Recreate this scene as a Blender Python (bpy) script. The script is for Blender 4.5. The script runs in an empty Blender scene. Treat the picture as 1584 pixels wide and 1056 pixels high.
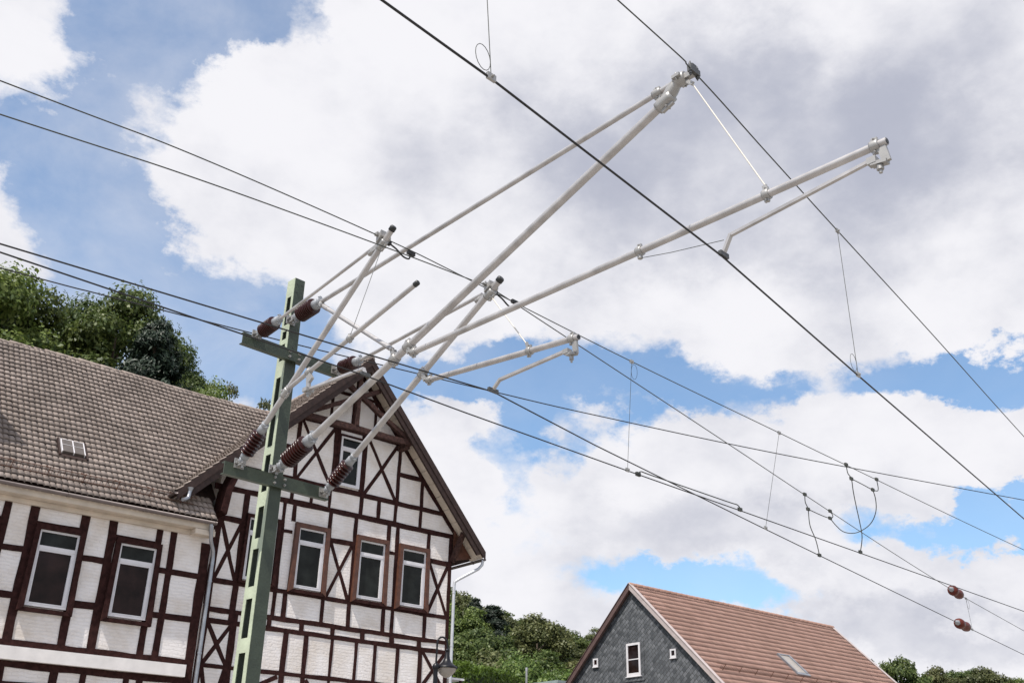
import bpy, math, random
import numpy as np
from mathutils import Vector, Matrix
rnd = random.Random(7)
C = bpy.context.scene.collection
R = math.radians

# ---------------------------------------------------------------- materials
def newmat(name):
    m = bpy.data.materials.new(name); m.use_nodes = True
    nt = m.node_tree; b = nt.nodes['Principled BSDF']
    return m, nt, b
def N(nt, typ, **kw):
    n = nt.nodes.new(typ)
    for k, v in kw.items(): setattr(n, k, v)
    return n
def simple(name, col, rough=.6, metal=0, var=.12, scale=6, bump=0, bscale=40, spec=.5, coat=0):
    m, nt, b = newmat(name)
    tc = N(nt, 'ShaderNodeTexCoord'); no = N(nt, 'ShaderNodeTexNoise')
    no.inputs['Scale'].default_value = scale; no.inputs['Detail'].default_value = 6
    nt.links.new(tc.outputs['Object'], no.inputs['Vector'])
    mr = N(nt, 'ShaderNodeMapRange'); mr.inputs['To Min'].default_value = 1 - var * 1.6; mr.inputs['To Max'].default_value = 1 + var * 1.6
    mr.inputs['From Min'].default_value = .2; mr.inputs['From Max'].default_value = .8
    nt.links.new(no.outputs['Fac'], mr.inputs['Value'])
    mx = N(nt, 'ShaderNodeVectorMath', operation='SCALE'); mx.inputs[0].default_value = col
    nt.links.new(mr.outputs[0], mx.inputs['Scale']); nt.links.new(mx.outputs[0], b.inputs['Base Color'])
    b.inputs['Roughness'].default_value = rough; b.inputs['Metallic'].default_value = metal
    b.inputs['Specular IOR Level'].default_value = spec; b.inputs['Coat Weight'].default_value = coat
    if bump:
        n2 = N(nt, 'ShaderNodeTexNoise'); n2.inputs['Scale'].default_value = bscale; n2.inputs['Detail'].default_value = 5
        nt.links.new(tc.outputs['Object'], n2.inputs['Vector'])
        bp = N(nt, 'ShaderNodeBump'); bp.inputs['Strength'].default_value = bump; bp.inputs['Distance'].default_value = .02
        nt.links.new(n2.outputs['Fac'], bp.inputs['Height']); nt.links.new(bp.outputs[0], b.inputs['Normal'])
    return m
def plaster(name, col):
    # brick infill panels limewashed white: courses show through as relief, faint stains
    m, nt, b = newmat(name)
    tc = N(nt, 'ShaderNodeTexCoord'); mp = N(nt, 'ShaderNodeMapping'); mp.inputs['Rotation'].default_value = (R(90), 0, 0)
    nt.links.new(tc.outputs['Object'], mp.inputs['Vector'])
    dn = N(nt, 'ShaderNodeTexNoise'); dn.inputs['Scale'].default_value = 3.5; dn.inputs['Detail'].default_value = 3
    nt.links.new(tc.outputs['Object'], dn.inputs['Vector'])
    ad = N(nt, 'ShaderNodeVectorMath', operation='MULTIPLY_ADD'); ad.inputs[1].default_value = (.12, .11, .12)
    nt.links.new(dn.outputs['Color'], ad.inputs[0]); nt.links.new(mp.outputs[0], ad.inputs[2])
    br = N(nt, 'ShaderNodeTexBrick'); br.inputs['Scale'].default_value = 1
    br.inputs['Brick Width'].default_value = .27; br.inputs['Row Height'].default_value = .085; br.inputs['Mortar Size'].default_value = .012
    br.inputs['Mortar Smooth'].default_value = .35
    br.inputs['Color1'].default_value = (1, 1, 1, 1); br.inputs['Color2'].default_value = (.55, .55, .55, 1); br.inputs['Mortar'].default_value = (0, 0, 0, 1)
    nt.links.new(ad.outputs[0], br.inputs['Vector'])
    n2 = N(nt, 'ShaderNodeTexNoise'); n2.inputs['Scale'].default_value = 14; n2.inputs['Detail'].default_value = 8
    nt.links.new(tc.outputs['Object'], n2.inputs['Vector'])
    sm = N(nt, 'ShaderNodeMath', operation='MULTIPLY_ADD'); sm.inputs[1].default_value = .9
    nt.links.new(n2.outputs['Fac'], sm.inputs[0]); nt.links.new(br.outputs['Color'], sm.inputs[2])
    bp = N(nt, 'ShaderNodeBump'); bp.inputs['Strength'].default_value = .75; bp.inputs['Distance'].default_value = .014
    nt.links.new(sm.outputs[0], bp.inputs['Height']); nt.links.new(bp.outputs[0], b.inputs['Normal'])
    n3 = N(nt, 'ShaderNodeTexNoise'); n3.inputs['Scale'].default_value = 1.1; n3.inputs['Detail'].default_value = 9; n3.inputs['Roughness'].default_value = .65
    nt.links.new(tc.outputs['Object'], n3.inputs['Vector'])
    rp = N(nt, 'ShaderNodeValToRGB'); rp.color_ramp.elements[0].position = .28; rp.color_ramp.elements[1].position = .6
    rp.color_ramp.elements[0].color = (col[0] * .79, col[1] * .74, col[2] * .67, 1); rp.color_ramp.elements[1].color = (*col, 1)
    nt.links.new(n3.outputs['Fac'], rp.inputs['Fac']); nt.links.new(rp.outputs[0], b.inputs['Base Color'])
    b.inputs['Roughness'].default_value = .9; b.inputs['Specular IOR Level'].default_value = .2
    return m
def tilemat(name, c1, c2, dirt=.35):
    m, nt, b = newmat(name)
    ge = N(nt, 'ShaderNodeNewGeometry'); rp = N(nt, 'ShaderNodeValToRGB')
    rp.color_ramp.elements[0].color = (*c1, 1); rp.color_ramp.elements[1].color = (*c2, 1)
    nt.links.new(ge.outputs['Random Per Island'], rp.inputs['Fac'])
    tc = N(nt, 'ShaderNodeTexCoord'); no = N(nt, 'ShaderNodeTexNoise'); no.inputs['Scale'].default_value = .9; no.inputs['Detail'].default_value = 9
    no.inputs['Roughness'].default_value = .7
    nt.links.new(tc.outputs['Object'], no.inputs['Vector'])
    mr = N(nt, 'ShaderNodeMapRange'); mr.inputs['From Min'].default_value = .3; mr.inputs['From Max'].default_value = .7
    mr.inputs['To Min'].default_value = 1 - dirt; mr.inputs['To Max'].default_value = 1.15
    nt.links.new(no.outputs['Fac'], mr.inputs['Value'])
    mx = N(nt, 'ShaderNodeVectorMath', operation='SCALE'); nt.links.new(rp.outputs[0], mx.inputs[0]); nt.links.new(mr.outputs[0], mx.inputs['Scale'])
    nt.links.new(mx.outputs[0], b.inputs['Base Color'])
    n2 = N(nt, 'ShaderNodeTexNoise'); n2.inputs['Scale'].default_value = 60; nt.links.new(tc.outputs['Object'], n2.inputs['Vector'])
    bp = N(nt, 'ShaderNodeBump'); bp.inputs['Strength'].default_value = .25; bp.inputs['Distance'].default_value = .01
    nt.links.new(n2.outputs['Fac'], bp.inputs['Height']); nt.links.new(bp.outputs[0], b.inputs['Normal'])
    b.inputs['Roughness'].default_value = .85; b.inputs['Specular IOR Level'].default_value = .25
    return m
def slate(name):
    m, nt, b = newmat(name)
    tc = N(nt, 'ShaderNodeTexCoord'); sp = N(nt, 'ShaderNodeSeparateXYZ'); nt.links.new(tc.outputs['Object'], sp.inputs[0])
    cb = N(nt, 'ShaderNodeCombineXYZ'); nt.links.new(sp.outputs['Y'], cb.inputs['X']); nt.links.new(sp.outputs['Z'], cb.inputs['Y'])
    mp = N(nt, 'ShaderNodeMapping'); mp.inputs['Rotation'].default_value = (0, 0, R(38)); nt.links.new(cb.outputs[0], mp.inputs['Vector'])
    br = N(nt, 'ShaderNodeTexBrick'); br.inputs['Scale'].default_value = 1; br.inputs['Brick Width'].default_value = .21; br.inputs['Row Height'].default_value = .15
    br.inputs['Mortar Size'].default_value = .012; br.inputs['Mortar Smooth'].default_value = .4
    br.inputs['Color1'].default_value = (.05, .054, .06, 1); br.inputs['Color2'].default_value = (.115, .12, .13, 1); br.inputs['Mortar'].default_value = (.022, .023, .025, 1)
    nt.links.new(mp.outputs[0], br.inputs['Vector'])
    no = N(nt, 'ShaderNodeTexNoise'); no.inputs['Scale'].default_value = 5; no.inputs['Detail'].default_value = 8; no.inputs['Roughness'].default_value = .75
    nt.links.new(tc.outputs['Object'], no.inputs['Vector'])
    mr = N(nt, 'ShaderNodeMapRange'); mr.inputs['From Min'].default_value = .3; mr.inputs['From Max'].default_value = .72; mr.inputs['To Min'].default_value = .65; mr.inputs['To Max'].default_value = 1.7
    nt.links.new(no.outputs['Fac'], mr.inputs['Value'])
    mx = N(nt, 'ShaderNodeVectorMath', operation='SCALE'); nt.links.new(br.outputs['Color'], mx.inputs[0]); nt.links.new(mr.outputs[0], mx.inputs['Scale'])
    nt.links.new(mx.outputs[0], b.inputs['Base Color'])
    bp = N(nt, 'ShaderNodeBump'); bp.inputs['Strength'].default_value = .6; bp.inputs['Distance'].default_value = .015
    nt.links.new(br.outputs['Fac'], bp.inputs['Height']); bp.invert = True; nt.links.new(bp.outputs[0], b.inputs['Normal'])
    b.inputs['Roughness'].default_value = .5
    return m
def leafmat(name, c1, c2, c3, transl=.35):
    m, nt, b = newmat(name)
    ge = N(nt, 'ShaderNodeNewGeometry'); rp = N(nt, 'ShaderNodeValToRGB')
    e = rp.color_ramp.elements; e[0].color = (*c1, 1); e[1].color = (*c3, 1); k = e.new(.55); k.color = (*c2, 1)
    nt.links.new(ge.outputs['Random Per Island'], rp.inputs['Fac'])
    oi = N(nt, 'ShaderNodeObjectInfo'); mr = N(nt, 'ShaderNodeMapRange'); mr.inputs['To Min'].default_value = .7; mr.inputs['To Max'].default_value = 1.25
    nt.links.new(oi.outputs['Random'], mr.inputs['Value'])
    hs = N(nt, 'ShaderNodeHueSaturation'); nt.links.new(rp.outputs[0], hs.inputs['Color']); nt.links.new(mr.outputs[0], hs.inputs['Value'])
    m2 = N(nt, 'ShaderNodeMapRange'); m2.inputs['To Min'].default_value = .482; m2.inputs['To Max'].default_value = .506
    wn = N(nt, 'ShaderNodeTexWhiteNoise', noise_dimensions='1D'); nt.links.new(oi.outputs['Random'], wn.inputs['W'])
    nt.links.new(wn.outputs['Value'], m2.inputs['Value']); nt.links.new(m2.outputs[0], hs.inputs['Hue'])
    nt.links.new(hs.outputs[0], b.inputs['Base Color'])
    b.inputs['Roughness'].default_value = .5; b.inputs['Specular IOR Level'].default_value = .35
    tr = N(nt, 'ShaderNodeBsdfTranslucent'); nt.links.new(hs.outputs[0], tr.inputs['Color'])
    ms = N(nt, 'ShaderNodeMixShader'); ms.inputs[0].default_value = transl
    nt.links.new(b.outputs[0], ms.inputs[1]); nt.links.new(tr.outputs[0], ms.inputs[2])
    nt.links.new(ms.outputs[0], nt.nodes['Material Output'].inputs['Surface'])
    return m
def glass(name, col):
    m, nt, b = newmat(name)
    tc = N(nt, 'ShaderNodeTexCoord'); no = N(nt, 'ShaderNodeTexNoise'); no.inputs['Scale'].default_value = 2.2; no.inputs['Detail'].default_value = 3
    nt.links.new(tc.outputs['Object'], no.inputs['Vector'])
    rp = N(nt, 'ShaderNodeValToRGB'); rp.color_ramp.elements[0].position = .35; rp.color_ramp.elements[1].position = .7
    rp.color_ramp.elements[0].color = (col[0] * .4, col[1] * .4, col[2] * .4, 1); rp.color_ramp.elements[1].color = (col[0] * 1.6, col[1] * 1.6, col[2] * 1.6, 1)
    nt.links.new(no.outputs['Fac'], rp.inputs[0]); nt.links.new(rp.outputs[0], b.inputs['Base Color'])
    b.inputs['Roughness'].default_value = .04; b.inputs['Specular IOR Level'].default_value = .16
    n2 = N(nt, 'ShaderNodeTexNoise'); n2.inputs['Scale'].default_value = 1.6; nt.links.new(tc.outputs['Object'], n2.inputs['Vector'])
    bp = N(nt, 'ShaderNodeBump'); bp.inputs['Strength'].default_value = .05; bp.inputs['Distance'].default_value = .05
    nt.links.new(n2.outputs['Fac'], bp.inputs['Height']); nt.links.new(bp.outputs[0], b.inputs['Normal'])
    return m

M = dict(
    white=plaster('limewashed brick', (.79, .745, .73)),
    timber=simple('dark red brown timber', (.033, .0135, .0122), .85, var=.38, scale=9, bump=.6, bscale=60, spec=.08),
    oldwood=simple('weathered carved timber', (.05, .025, .021), .85, var=.5, scale=12, bump=.8, bscale=45, spec=.2),
    casing=simple('brown window casing', (.085, .033, .02), .55, var=.3, scale=7, spec=.4),
    dark=simple('dark bargeboard wood', (.035, .02, .017), .7, var=.3, scale=8, bump=.4, bscale=30, spec=.3),
    pvc=simple('white window frame', (.62, .60, .62), .45, var=.06, scale=5),
    soffit=simple('cream soffit board', (.56, .48, .40), .8, var=.16, scale=2.5, bump=.2, bscale=25),
    band=simple('white painted board', (.72, .68, .66), .7, var=.07, scale=4, bump=.15, bscale=30),
    glass=glass('dark window glass', (.012, .014, .013)),
    lightened=simple('dusty skylight glass', (.10, .083, .073), .45, 0, .15, 6),  # tan tone paints the grazing sky reflection in, with some dust
    glassred=glass('dark window glass with painted reflection', (.016, .008, .0075)),  # red tone stands in for the reflection of a tiled roof
    tile=tilemat('weathered grey brown roof tile', (.245, .20, .176), (.315, .26, .23)),
    redtile=tilemat('faded red brown roof tile', (.285, .172, .138), (.33, .205, .168), .2),
    slate=slate('slate cladding'),
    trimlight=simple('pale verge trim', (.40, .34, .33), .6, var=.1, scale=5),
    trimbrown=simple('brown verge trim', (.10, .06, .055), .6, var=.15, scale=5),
    zinc=simple('zinc sheet', (.32, .33, .36), .38, .75, .15, 5),
    zinclight=simple('light galvanised pipe', (.50, .51, .54), .42, .35, .1, 5),
    gutter=simple('brown grey gutter', (.16, .13, .125), .5, .2, .15, 4),
    rust=simple('rusty iron bar', (.10, .045, .028), .8, .2, .4, 20),
    mast=simple('shade toned green steel', (.038, .05, .034), .5, 0, .22, 5, .25, 35),  # green darkened so the color carries the shade on the front web
    mastsunlit=simple('sunlit toned green steel', (.36, .40, .295), .6, 0, .16, 5, .25, 35),  # same mast green, lightened to paint in the sun on the sides
    alu=simple('dull aluminium tube', (.425, .405, .40), .40, .5, .17, 7),
    cast=simple('galvanised casting', (.34, .33, .32), .45, .5, .08, 12),
    iron=simple('dark cast fitting', (.10, .10, .10), .5, .6, .25, 30),
    capgrey=simple('grey insulator cap', (.27, .28, .30), .5, .2, .06, 8),
    porcelain=simple('red brown porcelain', (.030, .0075, .006), .24, 0, .12, 10, spec=.35),
    redporcelain=simple('dusty red brown porcelain', (.095, .019, .013), .4, 0, .12, 10, spec=.2),  # brighter, redder copy of the porcelain for the wire insulators
    black=simple('black cap and shaded bore', (.015, .015, .016), .5),
    copper=simple('dark weathered copper wire', (.022, .021, .022), .6, .3, .15, 3),
    cable=simple('grey green stranded cable', (.055, .058, .05), .65, .2, .15, 3),
    steelwire=simple('steel rope', (.30, .30, .30), .5, .5, .1, 5),
    palerope=simple('pale stay rope', (.62, .58, .52), .6, 0, .06, 5),
    lampblack=simple('black lamp enamel', (.006, .006, .009), .38, 0, .05, 5, spec=.3),
    lampglass=simple('milky lamp glass', (.55, .50, .45), .3, 0, .05, 5),
    leafA=leafmat('broad leaves', (.048, .085, .018), (.112, .165, .038), (.20, .26, .075)),
    leafB=leafmat('mid green leaves', (.040, .070, .018), (.088, .13, .036), (.16, .20, .065)),
    leafC=leafmat('bright shrub leaves', (.038, .072, .014), (.082, .135, .03), (.145, .195, .055)),
    leafD=leafmat('dull olive leaves', (.06, .075, .026), (.11, .125, .045), (.17, .178, .075)),
    needle=leafmat('blue green needles', (.012, .023, .015), (.024, .041, .026), (.046, .068, .042), .12),
    hedge=leafmat('clipped hedge leaves', (.07, .12, .014), (.12, .19, .028), (.17, .25, .045)),
    bark=simple('bark', (.075, .055, .04), .9, 0, .3, 6, .8, 12),
    ground=simple('gravel ground', (.29, .27, .245), .95, 0, .2, 1.2, .6, 30),
    hill=simple('hillside soil', (.045, .06, .025), .95, 0, .3, .08, .5, 2),
    shedroof=simple('pale grey green sheet roof', (.30, .36, .36), .5, .2, .1, 3),
)

_b = M['lampglass'].node_tree.nodes['Principled BSDF']; _b.inputs['Transmission Weight'].default_value = .5; _b.inputs['Roughness'].default_value = .25

# ---------------------------------------------------------------- mesh builder
class B:
    def __init__(s): s.v = []; s.f = []; s.sm = []; s.starts = []
    def add(s, vs, fs, smooth=False):
        s.starts.append((len(s.v), len(s.f))); o = len(s.v); s.v += [tuple(p) for p in vs]
        for f in fs: s.f.append(tuple(i + o for i in f)); s.sm.append(smooth)
        return s
    def hexa(s, p):      # 8 points: bottom ring 0-3, top ring 4-7
        return s.add(p, [(3, 2, 1, 0), (4, 5, 6, 7), (0, 1, 5, 4), (1, 2, 6, 5), (2, 3, 7, 6), (3, 0, 4, 7)])
    def box(s, x0, x1, y0, y1, z0, z1):
        return s.hexa([(x0, y0, z0), (x1, y0, z0), (x1, y1, z0), (x0, y1, z0), (x0, y0, z1), (x1, y0, z1), (x1, y1, z1), (x0, y1, z1)])
    def obox(s, c, ax, ay, az, hx, hy, hz):
        c = Vector(c); ax = Vector(ax).normalized(); ay = Vector(ay).normalized(); az = Vector(az).normalized()
        q = lambda i, j, k: c + ax * hx * i + ay * hy * j + az * hz * k
        return s.hexa([q(-1, -1, -1), q(1, -1, -1), q(1, 1, -1), q(-1, 1, -1), q(-1, -1, 1), q(1, -1, 1), q(1, 1, 1), q(-1, 1, 1)])
    def bar(s, p0, p1, up, w, h):   # rectangular bar from p0 to p1, w across, h along up
        p0 = Vector(p0); p1 = Vector(p1); d = (p1 - p0); L = d.length; d.normalize()
        side = d.cross(Vector(up)).normalized(); u = side.cross(d)
        return s.obox((p0 + p1) / 2, d, side, u, L / 2, w / 2, h / 2)
    def tube(s, pts, r, n=10, caps=True):
        pts = [Vector(p) for p in pts]; k = len(pts); rings = []
        rr = r if isinstance(r, (list, tuple)) else [r] * k
        prev = None
        for i in range(k):
            d = (pts[min(i + 1, k - 1)] - pts[max(i - 1, 0)]).normalized()
            if prev is None:
                a = d.orthogonal().normalized()
            else:
                a = (prev - d * prev.dot(d))
                a = a.normalized() if a.length > 1e-6 else d.orthogonal().normalized()
            prev = a; b = d.cross(a)
            rings.append([pts[i] + (a * math.cos(2 * math.pi * j / n) + b * math.sin(2 * math.pi * j / n)) * rr[i] for j in range(n)])
        vs = [p for q in rings for p in q]; fs = []
        for i in range(k - 1):
            for j in range(n):
                j2 = (j + 1) % n; fs.append((i * n + j, i * n + j2, (i + 1) * n + j2, (i + 1) * n + j))
        s.add(vs, fs, True)
        if caps:
            s.add(rings[0], [tuple(reversed(range(n)))]); s.add(rings[-1], [tuple(range(n))])
        return s
    def lathe(s, p0, p1, prof, n=20):   # prof: (fraction along axis, radius)
        p0 = Vector(p0); p1 = Vector(p1); d = p1 - p0
        return s.tube([p0 + d * 0 + d * t for t, _ in prof], [max(r, 1e-4) for _, r in prof], n) if False else s._lathe(p0, d, prof, n)
    def _lathe(s, p0, d, prof, n):
        u = d.normalized(); a = u.orthogonal().normalized(); b = u.cross(a); vs = []; fs = []
        for t, r in prof:
            for j in range(n):
                vs.append(p0 + d * t + (a * math.cos(2 * math.pi * j / n) + b * math.sin(2 * math.pi * j / n)) * max(r, 1e-4))
        for i in range(len(prof) - 1):
            for j in range(n):
                j2 = (j + 1) % n; fs.append((i * n + j, i * n + j2, (i + 1) * n + j2, (i + 1) * n + j))
        s.add(vs, fs, True)
        k = len(prof) - 1
        s.add([vs[j] for j in range(n)], [tuple(reversed(range(n)))]); s.add([vs[k * n + j] for j in range(n)], [tuple(range(n))])
        return s
    def chunks(s):
        """primitives grouped into pieces that touch or nearly touch"""
        st = s.starts + [(len(s.v), len(s.f))]; bx = []
        for (a, _), (c, _) in zip(st, st[1:]):
            P = np.array([tuple(p) for p in s.v[a:c]]); bx.append((P.min(0), P.max(0)))
        k = len(bx); g = list(range(k))
        def root(i):
            while g[i] != i: i = g[i]
            return i
        sz = [float((h - l).max()) for l, h in bx]
        for i in range(k):
            for j in range(i + 1, k):
                if root(i) != root(j) and np.linalg.norm(np.maximum(0, np.maximum(bx[i][0] - bx[j][1], bx[j][0] - bx[i][1]))) <= max(.02, .5 * max(sz[i], sz[j])): g[root(i)] = root(j)
        out = {}
        for i in range(k): out.setdefault(root(i), []).append(i)
        res = []
        for ids in out.values():
            n = B()
            for i in ids:
                (a, fa), (c, fc) = st[i], st[i + 1]; o = len(n.v)
                n.v += s.v[a:c]; n.f += [tuple(q - a + o for q in f) for f in s.f[fa:fc]]; n.sm += s.sm[fa:fc]
            res.append(n)
        return res
    def build(s, name, mat, parent=None, off=None, **props):
        if parent and 1 < len(s.starts) < 700:
            ch = s.chunks()
            if len(ch) > 1: return [c._build(name, mat, parent, off, **props) for c in ch][0]
        return s._build(name, mat, parent, off, **props)
    def _build(s, name, mat, parent=None, off=None, **props):
        me = bpy.data.meshes.new(name)
        if off is None: off = OFF.get(parent.name, Vector()) if parent else Vector()
        me.from_pydata([(p[0] - off[0], p[1] - off[1], p[2] - off[2]) for p in s.v], [], s.f)
        me.polygons.foreach_set('use_smooth', s.sm)
        me.materials.append(mat); me.update()
        o = bpy.data.objects.new(name, me); C.objects.link(o)
        if parent: o.parent = parent; OFF[o.name] = off
        else: o.location = off; OFF[o.name] = off
        for k, v in props.items(): o[k] = v
        return o
OFF = {}
def thing(name, label, cat, loc, group=None):
    o = bpy.data.objects.new(name, None); C.objects.link(o); o.location = loc; o.empty_display_size = .3
    o['label'] = label; o['category'] = cat
    if group: o['group'] = group
    OFF[o.name] = Vector(loc)
    return o
def solo(b, name, mat, label, cat, group=None, at=None):
    o = b.build(name, mat, None, Vector(at) if at is not None else Vector(b.v[0]))
    o['label'] = label; o['category'] = cat
    if group: o['group'] = group
    return o
# ---------------------------------------------------------------- setting: ground, hillside
def hterr(az, r):   # azimuth in degrees from +X, distance in metres
    def sstep(a, b, x):
        t = min(1, max(0, (x - a) / (b - a))); return t * t * (3 - 2 * t)
    left = 14 * sstep(38, 66, r) + 10 * sstep(66, 140, r)
    slope = 15.5 * sstep(75, 135, r) + 6 * sstep(135, 260, r)
    far = 15 * sstep(120, 215, r) + 6 * sstep(215, 330, r)
    w1 = sstep(54, 66, az); w2 = sstep(33, 44, az)
    return (left * w1 + slope * (1 - w1)) * w2 + far * (1 - w2)
b = B(); b.add([(-600, -600, 0), (900, -600, 0), (900, 900, 0), (-600, 900, 0)], [(0, 1, 2, 3)])
g = b.build('ground', M['ground']); g['kind'] = 'structure'
b = B(); A_ = list(range(8, 112, 2)); R_ = [34, 40, 46, 52, 58, 64, 72, 80, 90, 100, 112, 125, 140, 160, 185, 215, 250, 300, 380, 480]
vs = []
for az in A_:
    for r in R_:
        z = hterr(az, r) + .5 * math.sin(az * .9 + r * .11) * min(1, (r - 34) / 30) - .05
        if r == 34: z = -.3
        vs.append((r * math.cos(R(az)), r * math.sin(R(az)), z))
n = len(R_)
b.add(vs, [(i * n + j, i * n + j + 1, (i + 1) * n + j + 1, (i + 1) * n + j)[::-1] for i in range(len(A_) - 1) for j in range(n - 1)], True)
g = b.build('hillside', M['hill']); g['kind'] = 'structure'

# ---------------------------------------------------------------- roof tiles
def tiles(b, o, U, S, L, H, pitch, course, amp, lift, seed, clip=None, nseg=6, jit=.003):
    """tile rows: o lower left corner, U along the eave, S up the slope"""
    o = Vector(o); U = Vector(U).normalized(); S = Vector(S).normalized(); Nn = U.cross(S).normalized()
    if Nn.z < 0: Nn = -Nn
    rr = random.Random(seed); nc = int(round(L / pitch)); nr = int(math.ceil(H / course))
    prof = []
    PR = [(0, 0), (.05, .55), (.14, .9), (.36, 1), (.62, .98), (.76, .8), (.84, .3), (.90, -.1), (1, -.05)]
    if nseg == 6: prof = [(u, amp * h) for u, h in PR]; nseg = len(PR) - 1
    else:
      for i in range(nseg + 1):
        u = i / nseg; prof.append((u, amp * max(0, math.sin(math.pi * min(1, u / .84))) ** .38 if u < .84 else amp * -.15 * math.sin(math.pi * (u - .84) / .16)))
    for r in range(nr):
        s0 = r * course; s1 = min(H, s0 + course * 1.12)
        for c in range(nc):
            u0 = c * pitch
            if clip and not clip(u0 + pitch * .5, s0 + course * .5): continue
            ju = rr.uniform(-jit, jit); jl = rr.uniform(-.004, .008); js = rr.uniform(-jit, jit); tw = rr.uniform(-.005, .005)
            if rr.random() < .012: js -= rr.uniform(.015, .045); ju += rr.uniform(-.01, .01); jl += .006   # a slipped tile
            lo = []; hi = []; bt = []
            for u, h in prof:
                P = o + U * (u0 + u * pitch + ju)
                lo.append(P + S * (s0 + js) + Nn * (h + lift + jl + tw * u)); hi.append(P + S * (s1 + js) + Nn * (h * .9 + .002))
                bt.append(P + S * (s0 + js + .006) + Nn * (h + lift + jl + tw * u - .016))
            k = nseg + 1
            b.add(lo + hi + bt, [(i, i + 1, k + i + 1, k + i) for i in range(nseg)] + [(2 * k + i, 2 * k + i + 1, i + 1, i) for i in range(nseg)], True)

# wobbly hand-hewn timber in a facade plane (x,z), front face at y = yf, going back by t
def beam(b, x0, z0, x1, z1, w, yf, t=.06, wob=.013, seg=None):
    d = Vector((x1 - x0, z1 - z0)); L = d.length; d.normalize(); nn = Vector((-d.y, d.x))
    k = seg or max(2, int(L / .45)); front = []; 
    for i in range(k + 1):
        p = Vector((x0, z0)) + d * (L * i / k)
        a = w / 2 + rnd.uniform(-wob, wob); c = w / 2 + rnd.uniform(-wob, wob)
        front.append((p + nn * a, p - nn * c))
    yy = yf + rnd.uniform(-.004, .004)
    vs = []
    for p, q in front: vs += [(p.x, yy, p.y), (q.x, yy, q.y), (p.x, yf + t, p.y), (q.x, yf + t, q.y)]
    fs = []
    for i in range(k):
        a = 4 * i; e = a + 4
        fs += [(a, a + 1, e + 1, e), (a + 2, a, e, e + 2), (a + 1, a + 3, e + 3, e + 1)]
    fs += [(0, 2, 3, 1), (4 * k, 4 * k + 1, 4 * k + 3, 4 * k + 2)]
    b.add(vs, fs)
def VB(b, x, z0, z1, w, yf): beam(b, x, z0, x, z1, w, yf)
def HB(b, x0, x1, z, w, yf): beam(b, x0, z, x1, z, w, yf - .003)

# ---------------------------------------------------------------- half-timbered house
GY = 26.0; WY = 25.7
house = thing('timbered_house', 'white half timbered house with dark red brown beams, gabled front and tiled wing', 'house', (11, 26, 0))
GX0, GX1, AX = 11.15, 19.12, 15.25       # gable corners, ridge x
AZ = 14.643; SL, SR = .985, 1.13           # ridge height, slopes of the two roof sides
VY = 25.4                                 # verge plane
def rl(x): return AZ - SL * (AX - x)
def rr_(x): return AZ - SR * (x - AX)
# gable body
b = B(); zt = .16
p = [(GX0, 0), (GX1, 0), (GX1, rr_(GX1) - .3), (AX, AZ - .3), (GX0, rl(GX0) - .3)]
b.add([(x, GY, z) for x, z in p] + [(x, 35.2, z) for x, z in p], [(0, 1, 2, 3, 4)[::-1] if False else (0, 1, 2, 3, 4), (9, 8, 7, 6, 5)] + [(i, i + 5, (i + 1) % 5 + 5, (i + 1) % 5) for i in range(5)])
b.build('gable_wall', M['white'], house)
# wing body
b = B(); b.box(-5, 11.0, WY, 34.6, 0, 8.62); b.build('wing_wall', M['white'], house)
# --- timber frame of the gable
b = B(); y = GY - .018
for x, z0, z1, w in [(11.24, 0, 9.75, .19), (11.97, 6.2, 9.8, .16), (12.05, 0, 6.5, .2), (13.15, 6.5, 9.8, .11), (13.47, 6.5, 7.26, .14), (13.47, 9.25, 9.8, .12), (14.66, 6.5, 9.8, .13), (15.53, 6.5, 9.8, .12), (16.71, 6.5, 9.8, .12), (17.03, 6.5, 9.8, .12), (18.2, 6.5, 9.8, .12), (19.06, 0, 9.8, .12),
                    (13.07, 6.22, 6.5, .14), (14.07, 6.22, 6.5, .14), (15.06, 6.22, 6.5, .13), (16.05, 6.22, 6.5, .15), (17.06, 6.22, 6.5, .15), (18.04, 6.22, 6.5, .16),
                    (13.62, 0, 6.22, .17), (14.26, 0, 6.22, .14), (15.08, 0, 6.22, .10), (15.88, 2, 6.22, .11), (16.51, 0, 6.22, .12), (17.3, 2, 6.22, .11), (18.11, 0, 6.22, .15),
                    (12.7, 9.8, 10.46, .12), (13.33, 9.8, 10.46, .11), (13.96, 9.8, 10.46, .10), (14.57, 9.8, 10.46, .09), (15.65, 9.8, 10.46, .13), (16.28, 9.8, 10.46, .12), (16.9, 9.8, 10.46, .11), (17.84, 9.8, 10.46, .10), (12.42, 9.8, 11.4, .11),
                    (13.35, 10.46, 12.4, .13), (14.64, 10.46, 12.4, .21), (15.61, 10.46, 12.4, .19), (16.92, 10.46, 12.35, .12), (17.85, 10.46, 11.4, .12),
                    (14.35, 12.4, 13.5, .10), (15.13, 12.4, 13.6, .12), (15.92, 12.4, 13.5, .10)]:
    VB(b, x, z0, z1, w, y)
for x0, x1, z, w in [(11.2, 19.1, 5.1, .11), (11.2, 19.1, 6.22, .13), (11.2, 19.1, 6.51, .13), (11.2, 19.1, 7.26, .12), (11.2, 11.95, 8.95, .15), (13.15, 13.47, 8.93, .09), (14.66, 15.53, 8.93, .14), (16.71, 17.03, 8.9, .09), (18.2, 19.06, 8.9, .14),
                     (11.0, 19.15, 9.8, .16), (11.75, 18.75, 10.46, .14), (16.92, 17.95, 11.4, .15), (12.3, 13.35, 11.4, .14), (13.1, 17.1, 12.4, .14), (14.2, 16.1, 13.55, .1), (11.2, 19.1, 2.3, .15)]:
    HB(b, x0, x1, z, w, y)
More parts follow.
